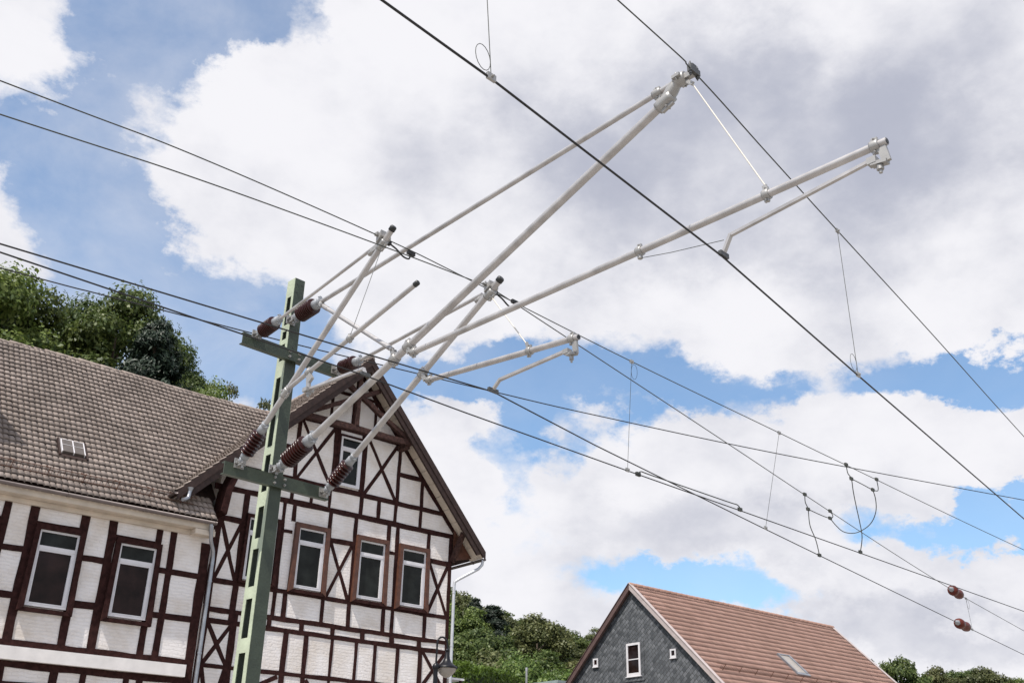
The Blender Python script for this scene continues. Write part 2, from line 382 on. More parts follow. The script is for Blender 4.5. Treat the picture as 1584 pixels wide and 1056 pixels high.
def XB(b, x0, x1, z0, z1, w, yf):
    beam(b, x0, z1, x1, z0, w, yf + .006); beam(b, x0, z0, x1, z1, w, yf + .009)
for q in [(11.33, 11.92, 7.32, 8.9), (14.74, 15.46, 7.3, 8.88), (18.27, 19.0, 7.3, 8.85), (11.33, 11.98, 5.15, 6.16), (18.2, 19.0, 5.15, 6.15), (11.33, 11.98, 2.5, 5.05), (13.42, 14.54, 10.52, 12.34), (15.72, 16.86, 10.52, 12.34)]:
    XB(b, *q, .11, y)
beam(b, 12.15, 4.4, 13.5, 5.0, .12, y + .004); beam(b, 14.35, 5.0, 15.0, 4.3, .1, y + .004)
# rafters following the roof on the wall
beam(b, 19.15, rr_(19.15) - .27, AX + .1, rr_(AX + .1) - .3, .14, y - .006); beam(b, 11.12, rl(11.12) - .27, AX - .1, rl(AX - .1) - .3, .14, y - .006)
b.build('timber_frame', M['timber'], house)
# --- timber frame of the wing
b = B(); y = WY - .018
for x, z0, z1, w in [(5.86, 5.1, 8.3, .17), (6.485, 5.1, 8.3, .2), (7.69, 5.1, 8.3, .2), (8.385, 5.1, 8.3, .21), (9.57, 5.1, 8.3, .17), (9.96, 5.1, 8.3, .17), (10.86, 0, 8.1, .25), (4.6, 5.1, 8.3, .18), (3.9, 5.1, 8.3, .18), (2.4, 5.1, 8.3, .18), (0.8, 0, 8.3, .18),
                    (7.66, 2, 4.6, .18), (8.33, 2, 4.6, .15), (6.5, 2, 4.6, .15), (9.35, 2, 4.6, .16), (9.68, 2, 4.6, .15), (5.2, 2, 4.6, .15)]:
    VB(b, x, z0, z1, w, y)
for x0, x1, z, w in [(5.86, 6.47, 7.19, .14), (5.86, 6.47, 6.13, .15), (7.69, 8.36, 7.22, .15), (7.69, 8.36, 6.12, .17), (9.57, 10.8, 7.22, .14), (9.57, 10.8, 6.12, .15), (-3, 5.86, 7.2, .15), (-3, 5.86, 6.13, .15),
                     (6.5, 7.7, 7.83, .18), (8.36, 9.57, 7.83, .17), (-5, 10.75, 5.07, .16), (-5, 10.75, 4.63, .16), (-5, 10.75, 4.2, .14)]:
    HB(b, x0, x1, z, w, y)
b.build('timber_frame', M['timber'], house)
b = B(); b.box(-5, 10.74, WY - .16, WY + .02, 4.71, 5.0); b.build('string_board', M['band'], house)
# windows
def window(x0, x1, z0, z1, yw, pane, cas=.135, dep=.13, casmat='casing', split=.235):
    b = B(); f = yw - dep; k = .05
    # brown casing: four boards around a reveal, lower corners splayed outward
    b.hexa([(x0 - cas - .02, f, z0 - cas), (x0 - .02, f - .002, z0 - .04), (x0 - .02, yw + .02, z0 - .04), (x0 - cas - .02, yw + .02, z0 - cas), (x0 - cas + .02, f, z1 + cas), (x0, f - .002, z1), (x0, yw + .02, z1), (x0 - cas + .02, yw + .02, z1 + cas)])
    b.hexa([(x1 + .02, f - .002, z0 - .04), (x1 + cas + .02, f, z0 - cas), (x1 + cas + .02, yw + .02, z0 - cas), (x1 + .02, yw + .02, z0 - .04), (x1, f - .002, z1), (x1 + cas - .02, f, z1 + cas), (x1 + cas - .02, yw + .02, z1 + cas), (x1, yw + .02, z1)])
    b.hexa([(x0, f - .003, z1 + .001), (x1, f - .003, z1 + .001), (x1, yw + .02, z1 + .001), (x0, yw + .02, z1 + .001), (x0 - cas + .022, f - .003, z1 + cas - .01), (x1 + cas - .022, f - .003, z1 + cas - .01), (x1 + cas - .022, yw + .02, z1 + cas - .01), (x0 - cas + .022, yw + .02, z1 + cas - .01)])
    w = b.build('window', M[casmat], house)
    b = B(); b.box(x0 - cas, x1 + cas, f + .012, yw + .02, z0 - cas, z0 - .045); b.build('sill_board', M['timber'], w)
    b = B(); y0 = yw - .07; zs = z1 - (z1 - z0) * split
    b.box(x0, x0 + .05, y0, yw + .01, z0, z1); b.box(x1 - .05, x1, y0, yw + .01, z0, z1); b.box(x0 + .05, x1 - .05, y0 - .001, yw + .01, z1 - .048, z1); b.box(x0 + .05, x1 - .05, y0 - .001, yw + .01, z0, z0 + .06)
    b.box(x0 + .05, x1 - .05, y0 - .012, yw + .01, zs - .045, zs + .045)
    b.box(x0 + .051, x0 + .075, y0 - .004, yw, z0 + .061, zs - .046); b.box(x1 - .115, x1 - .051, y0 - .004, yw, z0 + .061, zs - .046); b.box(x0 + .075, x1 - .115, y0 - .005, yw, zs - .085, zs - .046); b.box(x0 + .075, x1 - .115, y0 - .005, yw, z0 + .061, z0 + .085)
    b.build('frame', M['pvc'], w)
    b = B(); b.box(x0 + .049, x1 - .049, yw - .03, yw + .008, zs + .044, z1 - .047); b.build('pane', M['glass'], w)
    b = B(); b.box(x0 + .074, x1 - .114, yw - .035, yw + .008, z0 + .084, zs - .084); b.build('pane', M[pane], w)
    return w
window(12.10, 12.96, 7.4, 9.1, GY, 'glass', cas=.1, casmat='timber')
for x0, x1 in [(13.65, 14.52), (15.69, 16.58), (17.21, 18.09)]: window(x0, x1, 7.4, 9.1, GY, 'glass')
window(14.76, 15.5, 10.6, 12.13, GY, 'glass', cas=.10, dep=.035, casmat='timber')
for x0, x1 in [(6.68, 7.62), (8.62, 9.55), (4.75, 5.65), (2.7, 3.6)]: window(x0, x1, 5.94, 7.72, WY, 'glassred', cas=.135, casmat='timber')
for x0, x1 in [(12.4, 13.3), (15.3, 16.2), (16.7, 17.6)]: window(x0, x1, 2.6, 4.4, GY, 'glass')
# wing roof
m_ = 1.1; EY, EZ = 25.32, 8.635
wl = math.hypot(1, m_); HH = (30.15 - EY) * wl
b = B()
tiles(b, (-3, EY, EZ), (1, 0, 0), (0, 1, m_), 18.2, HH, .148, .245, .03, .034, 3,
      clip=lambda u, s: (lambda x, yy, z: z > rl(x) - .22 or yy < 26.0 and x < 10.95 or x < 10.5)(-3 + u, EY + s / wl, EZ + m_ * s / wl))
b.v = [(p[0], p[1], p[2] + .028 * math.sin(p[0] * .75 + 2.0) * (p[2] - EZ) / 5.4 + .012 * math.sin(p[0] * 2.3 + p[1])) for p in b.v]   # an old roof, a little uneven
b.build('roof', M['tile'], house)
b = B(); ry = 30.15; rz = EZ + m_ * (ry - EY)
b.add([(-5, EY + .02, EZ - .06), (10.95, EY + .02, EZ - .06), (10.95, 25.95, EZ - .06 + m_ * (25.93 - EY)), (14.6, ry, rz - .06), (-5, ry, rz - .06)], [(0, 1, 2, 3, 4)])
b.add([(-5, ry, rz - .05), (15, ry, rz - .05), (15, 35.2, rz - .05 - m_ * 5.05), (-5, 35.2, rz - .05 - m_ * 5.05)], [(0, 1, 2, 3)])
b.build('roof_deck', M['dark'], house)
b = B(); rr2 = random.Random(5); x = -3
while x < 14.6:
    z = rz + rr2.uniform(-.014, .014) + .028 * math.sin(x * .75 + 2.0); dx = .36
    b._lathe(Vector((x, ry, z - .04)), Vector((dx, 0, .012)), [(0, .07), (.0, .105), (.85, .085), (1, .085)], 12); x += .33
b.build('ridge_tiles', M['tile'], house)
# gable roof, two slopes with tiles
for side, sl in ((-1, SL), (1, SR)):
    b = B(); k = math.hypot(1, sl); low = 9.737 if side < 0 else 19.977
    H = abs(AX - low) * k; z0 = AZ - sl * abs(AX - low)
    if side < 0: tiles(b, (low, 35.3, z0 + .03), (0, -1, 0), (1, 0, sl), 9.9, H, .148, .245, .03, .034, 11, clip=lambda u, s: True if 35.3 - u < 30.6 else True)
    else: tiles(b, (low, 25.4, z0 + .03), (0, 1, 0), (-1, 0, sl), 9.9, H, .296, .33, .034, .022, 12, nseg=5)
    b.build('roof', M['tile'], house)
    b = B()
    xs = (low, AX); zs = (z0, AZ)
    b.add([(xs[0], VY + .02, zs[0] - .02), (xs[1], VY + .02, zs[1] - .02), (xs[1], 35.3, zs[1] - .02), (xs[0], 35.3, zs[0] - .02), (xs[0], VY + .02, zs[0] - .12), (xs[1], VY + .02, zs[1] - .12), (xs[1], 35.3, zs[1] - .12), (xs[0], 35.3, zs[0] - .12)],
          [(0, 1, 2, 3), (7, 6, 5, 4), (0, 4, 5, 1), (3, 2, 6, 7), (0, 3, 7, 4)])
    b.build('roof_deck', M['dark'], house)
    # boarded soffit under the verge, in short pieces
    b = B(); kk = 15; 
    for i in range(kk):
        t0 = i / kk; t1 = (i + 1) / kk - .004
        for_x = lambda t: AX + (low - AX) * t; fz = lambda t: AZ - sl * abs(AX - low) * t - .14
        q = rnd.uniform(-.006, .006)
        b.hexa([(for_x(t0), VY + .07, fz(t0) - .03 + q), (for_x(t1), VY + .07, fz(t1) - .03 + q), (for_x(t1), GY + .1, fz(t1) - .03 + q), (for_x(t0), GY + .1, fz(t0) - .03 + q), (for_x(t0), VY + .07, fz(t0)), (for_x(t1), VY + .07, fz(t1)), (for_x(t1), GY + .1, fz(t1)), (for_x(t0), GY + .1, fz(t0))])
    b.build('soffit', M['soffit'], house)
    # bargeboard
    b = B(); d = .44
    e_ = -side * (d - .1) / sl; b.hexa([(xs[0] + e_, VY - .03, zs[0] - .1), (xs[1], VY - .03, zs[1] - d * 1.0), (xs[1], VY + .05, zs[1] - d), (xs[0] + e_, VY + .05, zs[0] - .1), (xs[0], VY - .03, zs[0] + .03), (xs[1], VY - .03, zs[1] + .03), (xs[1], VY + .05, zs[1] + .03), (xs[0], VY + .05, zs[0] + .03)])
    off = .22
    b.hexa([(xs[0], VY - .06, zs[0] - off), (xs[1], VY - .06, zs[1] - off), (xs[1], VY - .031, zs[1] - off), (xs[0], VY - .031, zs[0] - off), (xs[0], VY - .06, zs[0] + .045), (xs[1], VY - .06, zs[1] + .045), (xs[1], VY - .031, zs[1] + .045), (xs[0], VY - .031, zs[0] + .045)])
    b.build('bargeboard', M['dark'], house)
b = B()
for i in range(30): b._lathe(Vector((AX, VY + i * .34, AZ + .02)), Vector((0, .37, .01)), [(0, .09), (0, .125), (.9, .105), (1, .105)], 12)
b.build('ridge_tiles', M['tile'], house)
# decorative truss standing out under the verge
b = B(); ty = VY + .07
for q in [((13.0, 12.32), (17.0, 12.32), .17), ((13.2, 12.36), (15.72, 13.72), .14), ((17.0, 12.36), (14.36, 13.78), .14), ((14.98, 12.4), (14.98, 14.1), .13)]:
    beam(b, *q[0], *q[1], q[2], ty + rnd.uniform(0, .02), .14, .014, 10)
for x in (13.12, 16.9): b.box(x - .1, x + .1, ty + .1, GY, 12.14, 12.3)
b.build('gable_truss', M['oldwood'], house)
b = B()
for s, x0 in ((-1, 11.15),):
    pts = [(x0 - .06 * s, 8.85), (x0 + .1 * s, 8.9), (x0 + .62 * s, 9.45 if s > 0 else 9.7), (x0 + .5 * s, 9.62 if s > 0 else 9.8), (x0 + .16 * s, 9.98 if s > 0 else 10.1), (x0 - .06 * s, 9.98 if s > 0 else 10.1)]
    if s < 0: pts = [(x0 + .05, 8.9), (x0 - .12, 8.98), (x0 - .06, 9.6), (x0 + .16, 10.2), (x0 + .32, 10.2), (x0 + .12, 9.6)]
    k = len(pts); vs = [(x, 25.42, z) for x, z in pts] + [(x, 25.98, z) for x, z in pts]
    b.add(vs, [tuple(range(k)), tuple(reversed(range(k, 2 * k)))] + [(i, i + k, (i + 1) % k + k, (i + 1) % k) for i in range(k)])
b.build('bracket', M['timber'], house)
b = B(); b.bar((19.12, 25.97, 9.0), (19.2, 25.52, 9.86), (0, 0, 1), .13, .14); b.build('bracket', M['oldwood'], house)
b = B(); q = [(19.13, 9.02), (19.84, 9.2), (19.13, 10.0)]; b.add([(x, 25.9, z) for x, z in q] + [(x, 25.96, z) for x, z in q], [(0, 1, 2), (5, 4, 3), (0, 3, 4, 1), (1, 4, 5, 2), (2, 5, 3, 0)]); b.build('eaves_board', M['casing'], house)
# wing soffit, cornice, gutter
b = B(); b.box(-5, 10.9, 25.36, WY + .05, 8.36, 8.42); b.box(-5, 10.75, 25.32, 25.365, 8.37, 8.56); b.box(-5, 10.76, WY - .10, WY + .02, 8.24, 8.355); b.box(10.35, 10.9, 25.3, 25.62, 8.22, 8.355); b.build('soffit', M['soffit'], house)
def gutter(b, p0, p1, r, n=9):
    p0 = Vector(p0); p1 = Vector(p1); d = (p1 - p0).normalized(); s = d.cross(Vector((0, 0, 1))).normalized(); vs = []
    for P in (p0, p1):
        for rad in (r, r - .008):
            for i in range(n + 1):
                a = math.pi * i / n; vs.append(P + s * math.cos(a) * rad - Vector((0, 0, 1)) * math.sin(a) * rad)
    k = n + 1; fs = []
    for i in range(n):
        fs += [(i, i + 1, 2 * k + i + 1, 2 * k + i), (k + i + 1, k + i, 3 * k + i, 3 * k + i + 1)]
    fs += [(0, 2 * k, 3 * k, k), (n, k + n, 3 * k + n, 2 * k + n), tuple(range(k)), tuple(reversed(range(2 * k, 3 * k)))]
    b.add(vs, fs, True)
    t = .6
    L = (p1 - p0).length
    while t < L:
        c = p0 + d * t; b.tube([c + s * math.cos(math.pi * i / 8) * (r + .006) - Vector((0, 0, 1)) * math.sin(math.pi * i / 8) * (r + .006) for i in range(9)], .009, 5); t += 1.9
b = B(); gutter(b, (-5, 25.23, 8.57), (10.86, 25.23, 8.57), .075); b.build('gutter', M['gutter'], house)
b = B(); b.tube([(10.72, 25.23, 8.5), (10.74, 25.24, 8.36), (10.84, 25.38, 8.12), (11.02, 25.56, 7.9), (11.05, 25.58, 7.7), (11.05, 25.58, 0)], .05, 12)
for z in (7.1, 5.3, 3.2): b.lathe((11.05, 25.58, z), (11.05, 25.58, z + .04), [(0, .06), (1, .06)], 12)
b.build('downpipe', M['zinc'], house)
b = B(); gutter(b, (20.02, 25.45, 9.15), (20.02, 35, 9.15), .07); b.build('gutter', M['gutter'], house)
b = B(); b.tube([(20.0, 25.5, 9.12), (19.98, 25.52, 8.96), (19.86, 25.56, 8.82), (19.3, 25.78, 8.46), (19.18, 25.86, 8.36), (19.17, 25.87, 8.2), (19.17, 25.87, 0)], .048, 12)
for z in (8.0, 6.4, 4.4): b.lathe((19.17, 25.87, z), (19.17, 25.87, z + .04), [(0, .058), (1, .058)], 12)
b.build('downpipe', M['zinclight'], house)
# short valley outlet under the foot of the left verge
b = B(); b.tube([(10.06, 25.34, 9.30), (10.05, 25.34, 9.2), (10.03, 25.32, 9.1), (9.94, 25.28, 9.03), (9.86, 25.24, 9.0)], .05, 10); b.lathe((10.06, 25.34, 9.28), (10.06, 25.34, 9.38), [(0, .05), (1, .085)], 10)
b.build('downpipe', M['zinc'], house)
b = B(); gutter(b, (9.68, 25.3, 9.19), (9.68, 25.9, 9.19), .06); b.build('gutter', M['gutter'], house)
# snow guard
b = B()
def sg(b, x0, x1, yb, zb, m, h, post=.85, bars=.148):
    nrm = Vector((0, -m, 1)).normalized(); base = Vector((0, yb, zb)); up = nrm
    f = lambda x, t: Vector((x, yb, zb)) + up * t
    for t in (.05, .05 + h): b.tube([f(x0, t), f(x1, t)], .009, 5)
    x = x0
    while x <= x1:
        b.tube([f(x, .05), f(x, .05 + h)], .0055, 4); x += bars
    x = x0 + .2
    while x <= x1:
        b.bar(f(x, 0), f(x, .08 + h), (1, 0, 0), .03, .012); b.bar(f(x, .04 + h), Vector((x, yb + .28, zb + .28 * m)) + up * .03, (1, 0, 0), .02, .01); x += post
sg(b, -3, 10.3, 25.60, EZ + m_ * .28 + .05, 1.1, .2)
b.build('snow_guard', M['rust'], house)
# roof window in the wing roof
def onroof(x, s, h):   # s up the slope from the eave
    return (x, EY + s / wl - h * m_ / wl, EZ + m_ * s / wl + h / wl)
def rbox(b, x0, x1, s0, s1, h0, h1): b.hexa([onroof(x0, s0, h0), onroof(x1, s0, h0), onroof(x1, s1, h0), onroof(x0, s1, h0), onroof(x0, s0, h1), onroof(x1, s0, h1), onroof(x1, s1, h1), onroof(x0, s1, h1)])
b = B(); X0, X1, S0, S1 = 6.98, 7.56, 1.62, 2.2
rbox(b, X0 - .06, X1 + .06, S0 - .14, S0 + .0, .02, .07); rbox(b, X0 - .07, X0 - .03, S0 - .1, S1 + .1, .02, .10); rbox(b, X1 + .03, X1 + .08, S0 - .1, S1 + .1, .02, .10); rw = b.build('roof_window', M['dark'], house)
b = B(); rbox(b, X0 - .012, X0 + .008, S0, S1, .05, .14); rbox(b, X1 - .025, X1, S0, S1, .05, .142); rbox(b, X0 + .008, X1 - .025, S1 - .016, S1, .05, .14); rbox(b, (X0 + X1) / 2 - .013, (X0 + X1) / 2 + .013, S0, S1 - .017, .05, .142); rbox(b, X0 + .009, X1 - .026, (S0 + S1) / 2 + .02, (S0 + S1) / 2 + .028, .05, .146); b.build('frame', M['pvc'], rw)
b = B(); rbox(b, X0, X1 - .01, S0 + .01, S1 - .01, .06, .135); b.build('pane', M['lightened'], rw)
b = B(); b.box(3.75, 4.5, 25.95, 27.6, 9, 12.5); b.box(3.68, 4.57, 25.88, 27.67, 12.5, 12.62); b.build('chimney', M['timber'], house)
# ---------------------------------------------------------------- slate-clad house
HX, HY, HZ, HS = 32.0, 30.45, 10.78, .945
h2 = thing('slate_house', 'house with dark slate clad gable and faded red brown tiled roof', 'house', (39, 30.45, 0))
b = B(); hw = 4.95; ez = HZ - HS * hw
p = [(HY - hw, 0), (HY + hw, 0), (HY + hw, ez), (HY, HZ - .16), (HY - hw, ez)]
b.add([(HX, a, z) for a, z in p] + [(46.3, a, z) for a, z in p], [(4, 3, 2, 1, 0), (5, 6, 7, 8, 9)] + [(i, (i + 1) % 5, (i + 1) % 5 + 5, i + 5) for i in range(5)])
b.build('gable_wall', M['slate'], h2)
k = math.hypot(1, HS); H = 5.35 * k
b = B(); tiles(b, (31.86, HY - 5.35, HZ - HS * 5.35 + .04), (1, 0, 0), (0, 1, HS), 14.7, H, .149, .335, .016, .014, 21, nseg=4, jit=.003); b.build('roof', M['redtile'], h2)
b = B(); tiles(b, (46.56, HY + 5.35, HZ - HS * 5.35 + .04), (-1, 0, 0), (0, -1, HS), 14.7, H, .298, .335, .016, .022, 22, nseg=3, jit=.003); b.build('roof', M['redtile'], h2)
b = B()
for s in (-1, 1):
    a = HY + s * 5.35; z = HZ - HS * 5.35
    b.add([(31.87, a, z), (46.5, a, z), (46.5, HY, HZ), (31.87, HY, HZ), (31.87, a, z - .1), (46.5, a, z - .1), (46.5, HY, HZ - .1), (31.87, HY, HZ - .1)], [(0, 1, 2, 3), (4, 5, 6, 7), (0, 3, 7, 4), (1, 2, 6, 5), (0, 1, 5, 4)])
b.build('roof_deck', M['trimbrown'], h2)
b = B(); x = 31.85
while x < 46.4: b._lathe(Vector((x, HY, HZ + .03)), Vector((.40, 0, .01)), [(0, .09), (0, .12), (.88, .10), (1, .10)], 10); x += .36
b.build('ridge_tiles', M['redtile'], h2)
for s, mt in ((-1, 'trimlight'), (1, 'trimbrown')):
    b = B()
    for x0, x1 in ((31.80, 31.88), (46.5, 46.58)):
        q = [(HY, HZ - .17), (HY + s * 5.38, HZ - HS * 5.38 - .17), (HY + s * 5.38, HZ - HS * 5.38 + .09), (HY, HZ + .10)]
        b.add([(x0, a, z) for a, z in q] + [(x1, a, z) for a, z in q], [(0, 1, 2, 3), (7, 6, 5, 4)] + [(i, i + 4, (i + 1) % 4 + 4, (i + 1) % 4) for i in range(4)])
        b.hexa([(x0 - .03, HY, HZ + .095), (x0 - .03, HY + s * 5.4, HZ - HS * 5.4 + .085), (x1 + .07, HY + s * 5.4, HZ - HS * 5.4 + .085), (x1 + .07, HY, HZ + .095), (x0 - .03, HY, HZ + .125), (x0 - .03, HY + s * 5.4, HZ - HS * 5.4 + .115), (x1 + .07, HY + s * 5.4, HZ - HS * 5.4 + .115), (x1 + .07, HY, HZ + .125)])
    b.build('verge_board', M[mt], h2)
def win2(y0, y1, z0, z1, fr, mid, sur):
    b = B(); x = HX
    for q in ((y0 - sur, y1 + sur, z1, z1 + sur), (y0 - sur, y0, z0 - sur, z1), (y1, y1 + sur, z0 - sur, z1), (y0, y1, z0 - sur, z0)): b.box(x - .03, x + .01, *q)
    w = b.build('window', M['slate'], h2)
    b = B(); e = fr
    b.box(x - .055, x + .01, y0, y0 + e, z0, z1); b.box(x - .055, x + .01, y1 - e, y1, z0, z1); b.box(x - .056, x + .01, y0 + e, y1 - e, z1 - e, z1); b.box(x - .056, x + .01, y0 + e, y1 - e, z0, z0 + e * 1.4)
    if mid: b.box(x - .045, x + .01, y0 + e, y1 - e, z0 + (z1 - z0) * .49, z0 + (z1 - z0) * .52)
    sx_ = .05 if mid else .015; b.box(x - .08, x + .01, y0 - sx_, y1 + sx_, z0 - .035, z0 - .002)
    b.build('frame', M['pvc'], w)
    b = B(); b.box(x - .025, x + .005, y0 + e * .9, y1 - e * .9, z0 + e, z1 - e * .9); b.build('pane', M['glassred'], w)
win2(30.08, 30.86, 7.11, 8.43, .09, True, .2); win2(32.56, 32.86, 7.68, 8.02, .06, False, .04); win2(28.14, 28.44, 7.63, 7.97, .06, False, .04); win2(28.7, 29.6, 3.6, 4.9, .09, True, .2); win2(31.4, 32.3, 3.6, 4.9, .09, True, .2)
def on2(x, s, h): return (x, HY - 5.35 + s / k - h * HS / k, HZ - HS * 5.35 + HS * s / k + h / k)
def rb2(b, x0, x1, s0, s1, h0, h1): b.hexa([on2(x0, s0, h0), on2(x1, s0, h0), on2(x1, s1, h0), on2(x0, s1, h0), on2(x0, s0, h1), on2(x1, s0, h1), on2(x1, s1, h1), on2(x0, s1, h1)])
s0 = (26.96 - (HY - 5.35)) * k; s1 = (27.85 - (HY - 5.35)) * k
b = B(); rb2(b, 38.1, 38.18, s0, s1, .03, .13); rb2(b, 38.82, 38.95, s0, s1, .03, .14); rb2(b, 38.18, 38.82, s1 - .07, s1, .03, .128); rb2(b, 38.06, 38.99, s0 - .16, s0 - .002, .03, .12); w = b.build('roof_window', M['zinc'], h2)
b = B(); rb2(b, 38.18, 38.82, s0, s1 - .07, .04, .10); b.build('pane', M['lampglass'], w)
b = B(); sg(b, 32.5, 46, 26.45, HZ - HS * (HY - 26.45) + .07, HS, .22, 1.0, .1); b.build('snow_guard', M['rust'], h2)
b = B(); gutter(b, (31.9, HY - 5.45, 5.62), (46.5, HY - 5.45, 5.62), .07); b.build('gutter', M['gutter'], h2)

# ---------------------------------------------------------------- street lamp, hedge, low shed, pole
lx, ly = 15.47, 21.5
lamp = thing('street_lamp', 'black gooseneck street lamp with bell shade at the corner of the timbered house', 'street lamp', (lx, ly, 0))
b = B(); b.lathe((lx, ly, 0), (lx, ly, 5.0), [(0, .16), (.03, .16), (.04, .11), (.2, .10), (.22, .07), (.95, .055), (1, .055)], 16); b.lathe((lx, ly, 4.98), (lx, ly, 5.14), [(0, .05), (.2, .085), (.5, .09), (.8, .07), (1, .04)], 16); b.build('pole', M['lampblack'], lamp)
b = B(); pts = [(lx, ly, 5.12), (lx + .01, ly, 5.45)]
for i in range(9):
    a = math.pi * (1 - i / 8); pts.append((lx + .17 + .16 * math.cos(a), ly, 5.62 + .17 * math.sin(a)))
pts.append((lx + .335, ly, 5.5)); b.tube(pts, .024, 10); b.build('arm', M['lampblack'], lamp)
b = B(); cx = lx + .335
b.lathe((cx, ly, 5.52), (cx, ly, 5.04), [(0, .03), (.04, .06), (.10, .06), (.14, .04), (.2, .05), (.5, .075), (.68, .12), (.82, .20), (.92, .265), (1, .275), (1, .25)], 28); b.build('lamp_shade', M['lampblack'], lamp)
b = B(); b.lathe((cx, ly, 5.05), (cx, ly, 4.82), [(0, .245), (.3, .225), (.65, .16), (.9, .08), (1, .02)], 24); b.build('lamp_glass', M['lampglass'], lamp)

# ---------------------------------------------------------------- overhead line: local frame u along track, v away from camera, z up
Ou, TU, NV = Vector((4.353, 7.341, 0)), Vector((math.cos(R(5)), math.sin(R(5)), 0)), Vector((-math.sin(R(5)), math.cos(R(5)), 0))
def W(u, v, z): return Ou + TU * u + NV * v + Vector((0, 0, z))
def WL(l): return [W(*p) for p in l]
UP = Vector((0, 0, 1))
mb = W(.49, 2.24, 0)
mast = thing('catenary_mast', 'green steel mast of paired channels joined by plates, carrying two cross arms', 'railway mast', mb)
def mastdim(z): t = (7.15 - z) / 4.2; return .062 + .011 * t, 2.09 - .004 * t, .155 + .095 * t   # half width, front v, depth
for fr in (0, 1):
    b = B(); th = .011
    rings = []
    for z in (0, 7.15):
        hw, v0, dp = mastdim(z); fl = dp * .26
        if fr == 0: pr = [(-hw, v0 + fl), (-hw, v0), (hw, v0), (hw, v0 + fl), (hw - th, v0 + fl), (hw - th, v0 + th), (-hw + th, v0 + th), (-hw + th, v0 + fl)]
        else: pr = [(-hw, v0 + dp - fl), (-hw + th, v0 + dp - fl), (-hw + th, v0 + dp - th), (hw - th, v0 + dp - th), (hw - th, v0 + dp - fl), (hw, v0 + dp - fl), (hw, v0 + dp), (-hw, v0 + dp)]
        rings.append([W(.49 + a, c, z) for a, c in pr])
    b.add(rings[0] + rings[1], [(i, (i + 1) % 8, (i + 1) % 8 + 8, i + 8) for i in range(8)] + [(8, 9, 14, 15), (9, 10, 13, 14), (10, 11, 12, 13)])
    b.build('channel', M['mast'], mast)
SLOTS = [(6.58, 6.93), (6.40, 6.50), (6.14, 6.34), (5.57, 5.94), (5.15, 5.50), (4.66, 5.06), (4.17, 4.50), (3.68, 4.06), (3.18, 3.56), (2.66, 3.04), (2.14, 2.52), (1.6, 2.0), (.9, 1.4), (.4, .7)]
for s in (-1, 1):   # side faces: one slotted sheet each, sunlight put into their pale color
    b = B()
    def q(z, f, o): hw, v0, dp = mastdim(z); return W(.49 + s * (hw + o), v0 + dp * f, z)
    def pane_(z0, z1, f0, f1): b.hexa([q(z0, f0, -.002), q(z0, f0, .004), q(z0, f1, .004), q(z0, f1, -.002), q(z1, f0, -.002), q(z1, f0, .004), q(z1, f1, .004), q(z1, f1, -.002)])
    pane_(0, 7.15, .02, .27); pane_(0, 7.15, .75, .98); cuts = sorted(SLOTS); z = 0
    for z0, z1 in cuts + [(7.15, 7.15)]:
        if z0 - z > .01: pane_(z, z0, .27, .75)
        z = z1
    b.build('slotted_side', M['mastsunlit'], mast)
def boltset(b, pts, ax, r=.016, h=.02):
    ax = Vector(ax).normalized()
    for p in pts: b._lathe(Vector(p), ax * h, [(0, r), (1, r)], 6); b._lathe(Vector(p) + ax * h, ax * h * .8, [(0, r * .55), (1, r * .5)], 6)
for z0, z1 in ((4.685, 4.815), (6.115, 6.245)):
    b = B(); v0 = 2.03
    # channel lying on its side: web towards the track, flanges back
    b.obox(W(.48, v0 + .006, (z0 + z1) / 2), TU, NV, UP, .635, .006, (z1 - z0) / 2)
    for z in (z0 + .005, z1 - .005): b.obox(W(.48, v0 + .037, z), TU, NV, UP, .634, .025, .0048)
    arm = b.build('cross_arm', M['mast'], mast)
    b = B(); boltset(b, [W(u, v0, z) for u in (.43, .55) for z in (z0 + .035, z1 - .035)], -NV, .014, .016); b.build('bolt', M['cast'], arm)
b = B(); boltset(b, [W(.49 + a, 2.09, z) for a, z in ((-.03, 7.08), (.03, 7.08), (-.03, 6.98), (.03, 6.86), (.0, 6.3))], -NV, .008, .006); b.build('bolt', M['iron'], mast)

def clampcast(b, p, d, r, w=.07, side=None):
    """two-piece clamp round a tube: collar, ears and bolts"""
    p = Vector(p); d = Vector(d).normalized(); s = Vector(side).normalized() if side is not None else d.cross(TU).normalized()
    t = d.cross(s).normalized()
    b._lathe(p - d * w / 2, d * w, [(0, r * 1.08), (0, r * 1.28), (.2, r * 1.35), (.8, r * 1.35), (1, r * 1.28), (1, r * 1.08)], 16)
    for k in (-1, 1):
        b.obox(p + s * k * r * 1.5, d, s, t, w * .36, r * .45, r * .35)
        boltset(b, [p + s * k * r * 1.6 + t * r * .3], t, r * .26, r * .3); boltset(b, [p + s * k * r * 1.6 - t * r * .3], -t, r * .26, r * .3)
def shackle(b, p, q, r=.02):
    """fork end: two cheeks and a pin"""
    p = Vector(p); q = Vector(q); d = (q - p).normalized(); s = d.cross(UP).normalized(); t = d.cross(s)
    for k in (-1, 1): b.bar(p + s * k * r, q + s * k * r, t, r * .5, r * 2.1)
    b._lathe(q - s * r * 2, s * r * 4, [(0, r * .55), (1, r * .55)], 8); b._lathe(p - d * r * .3, d * r * 1.2, [(0, r * 1.6), (1, r * 1.4)], 10)
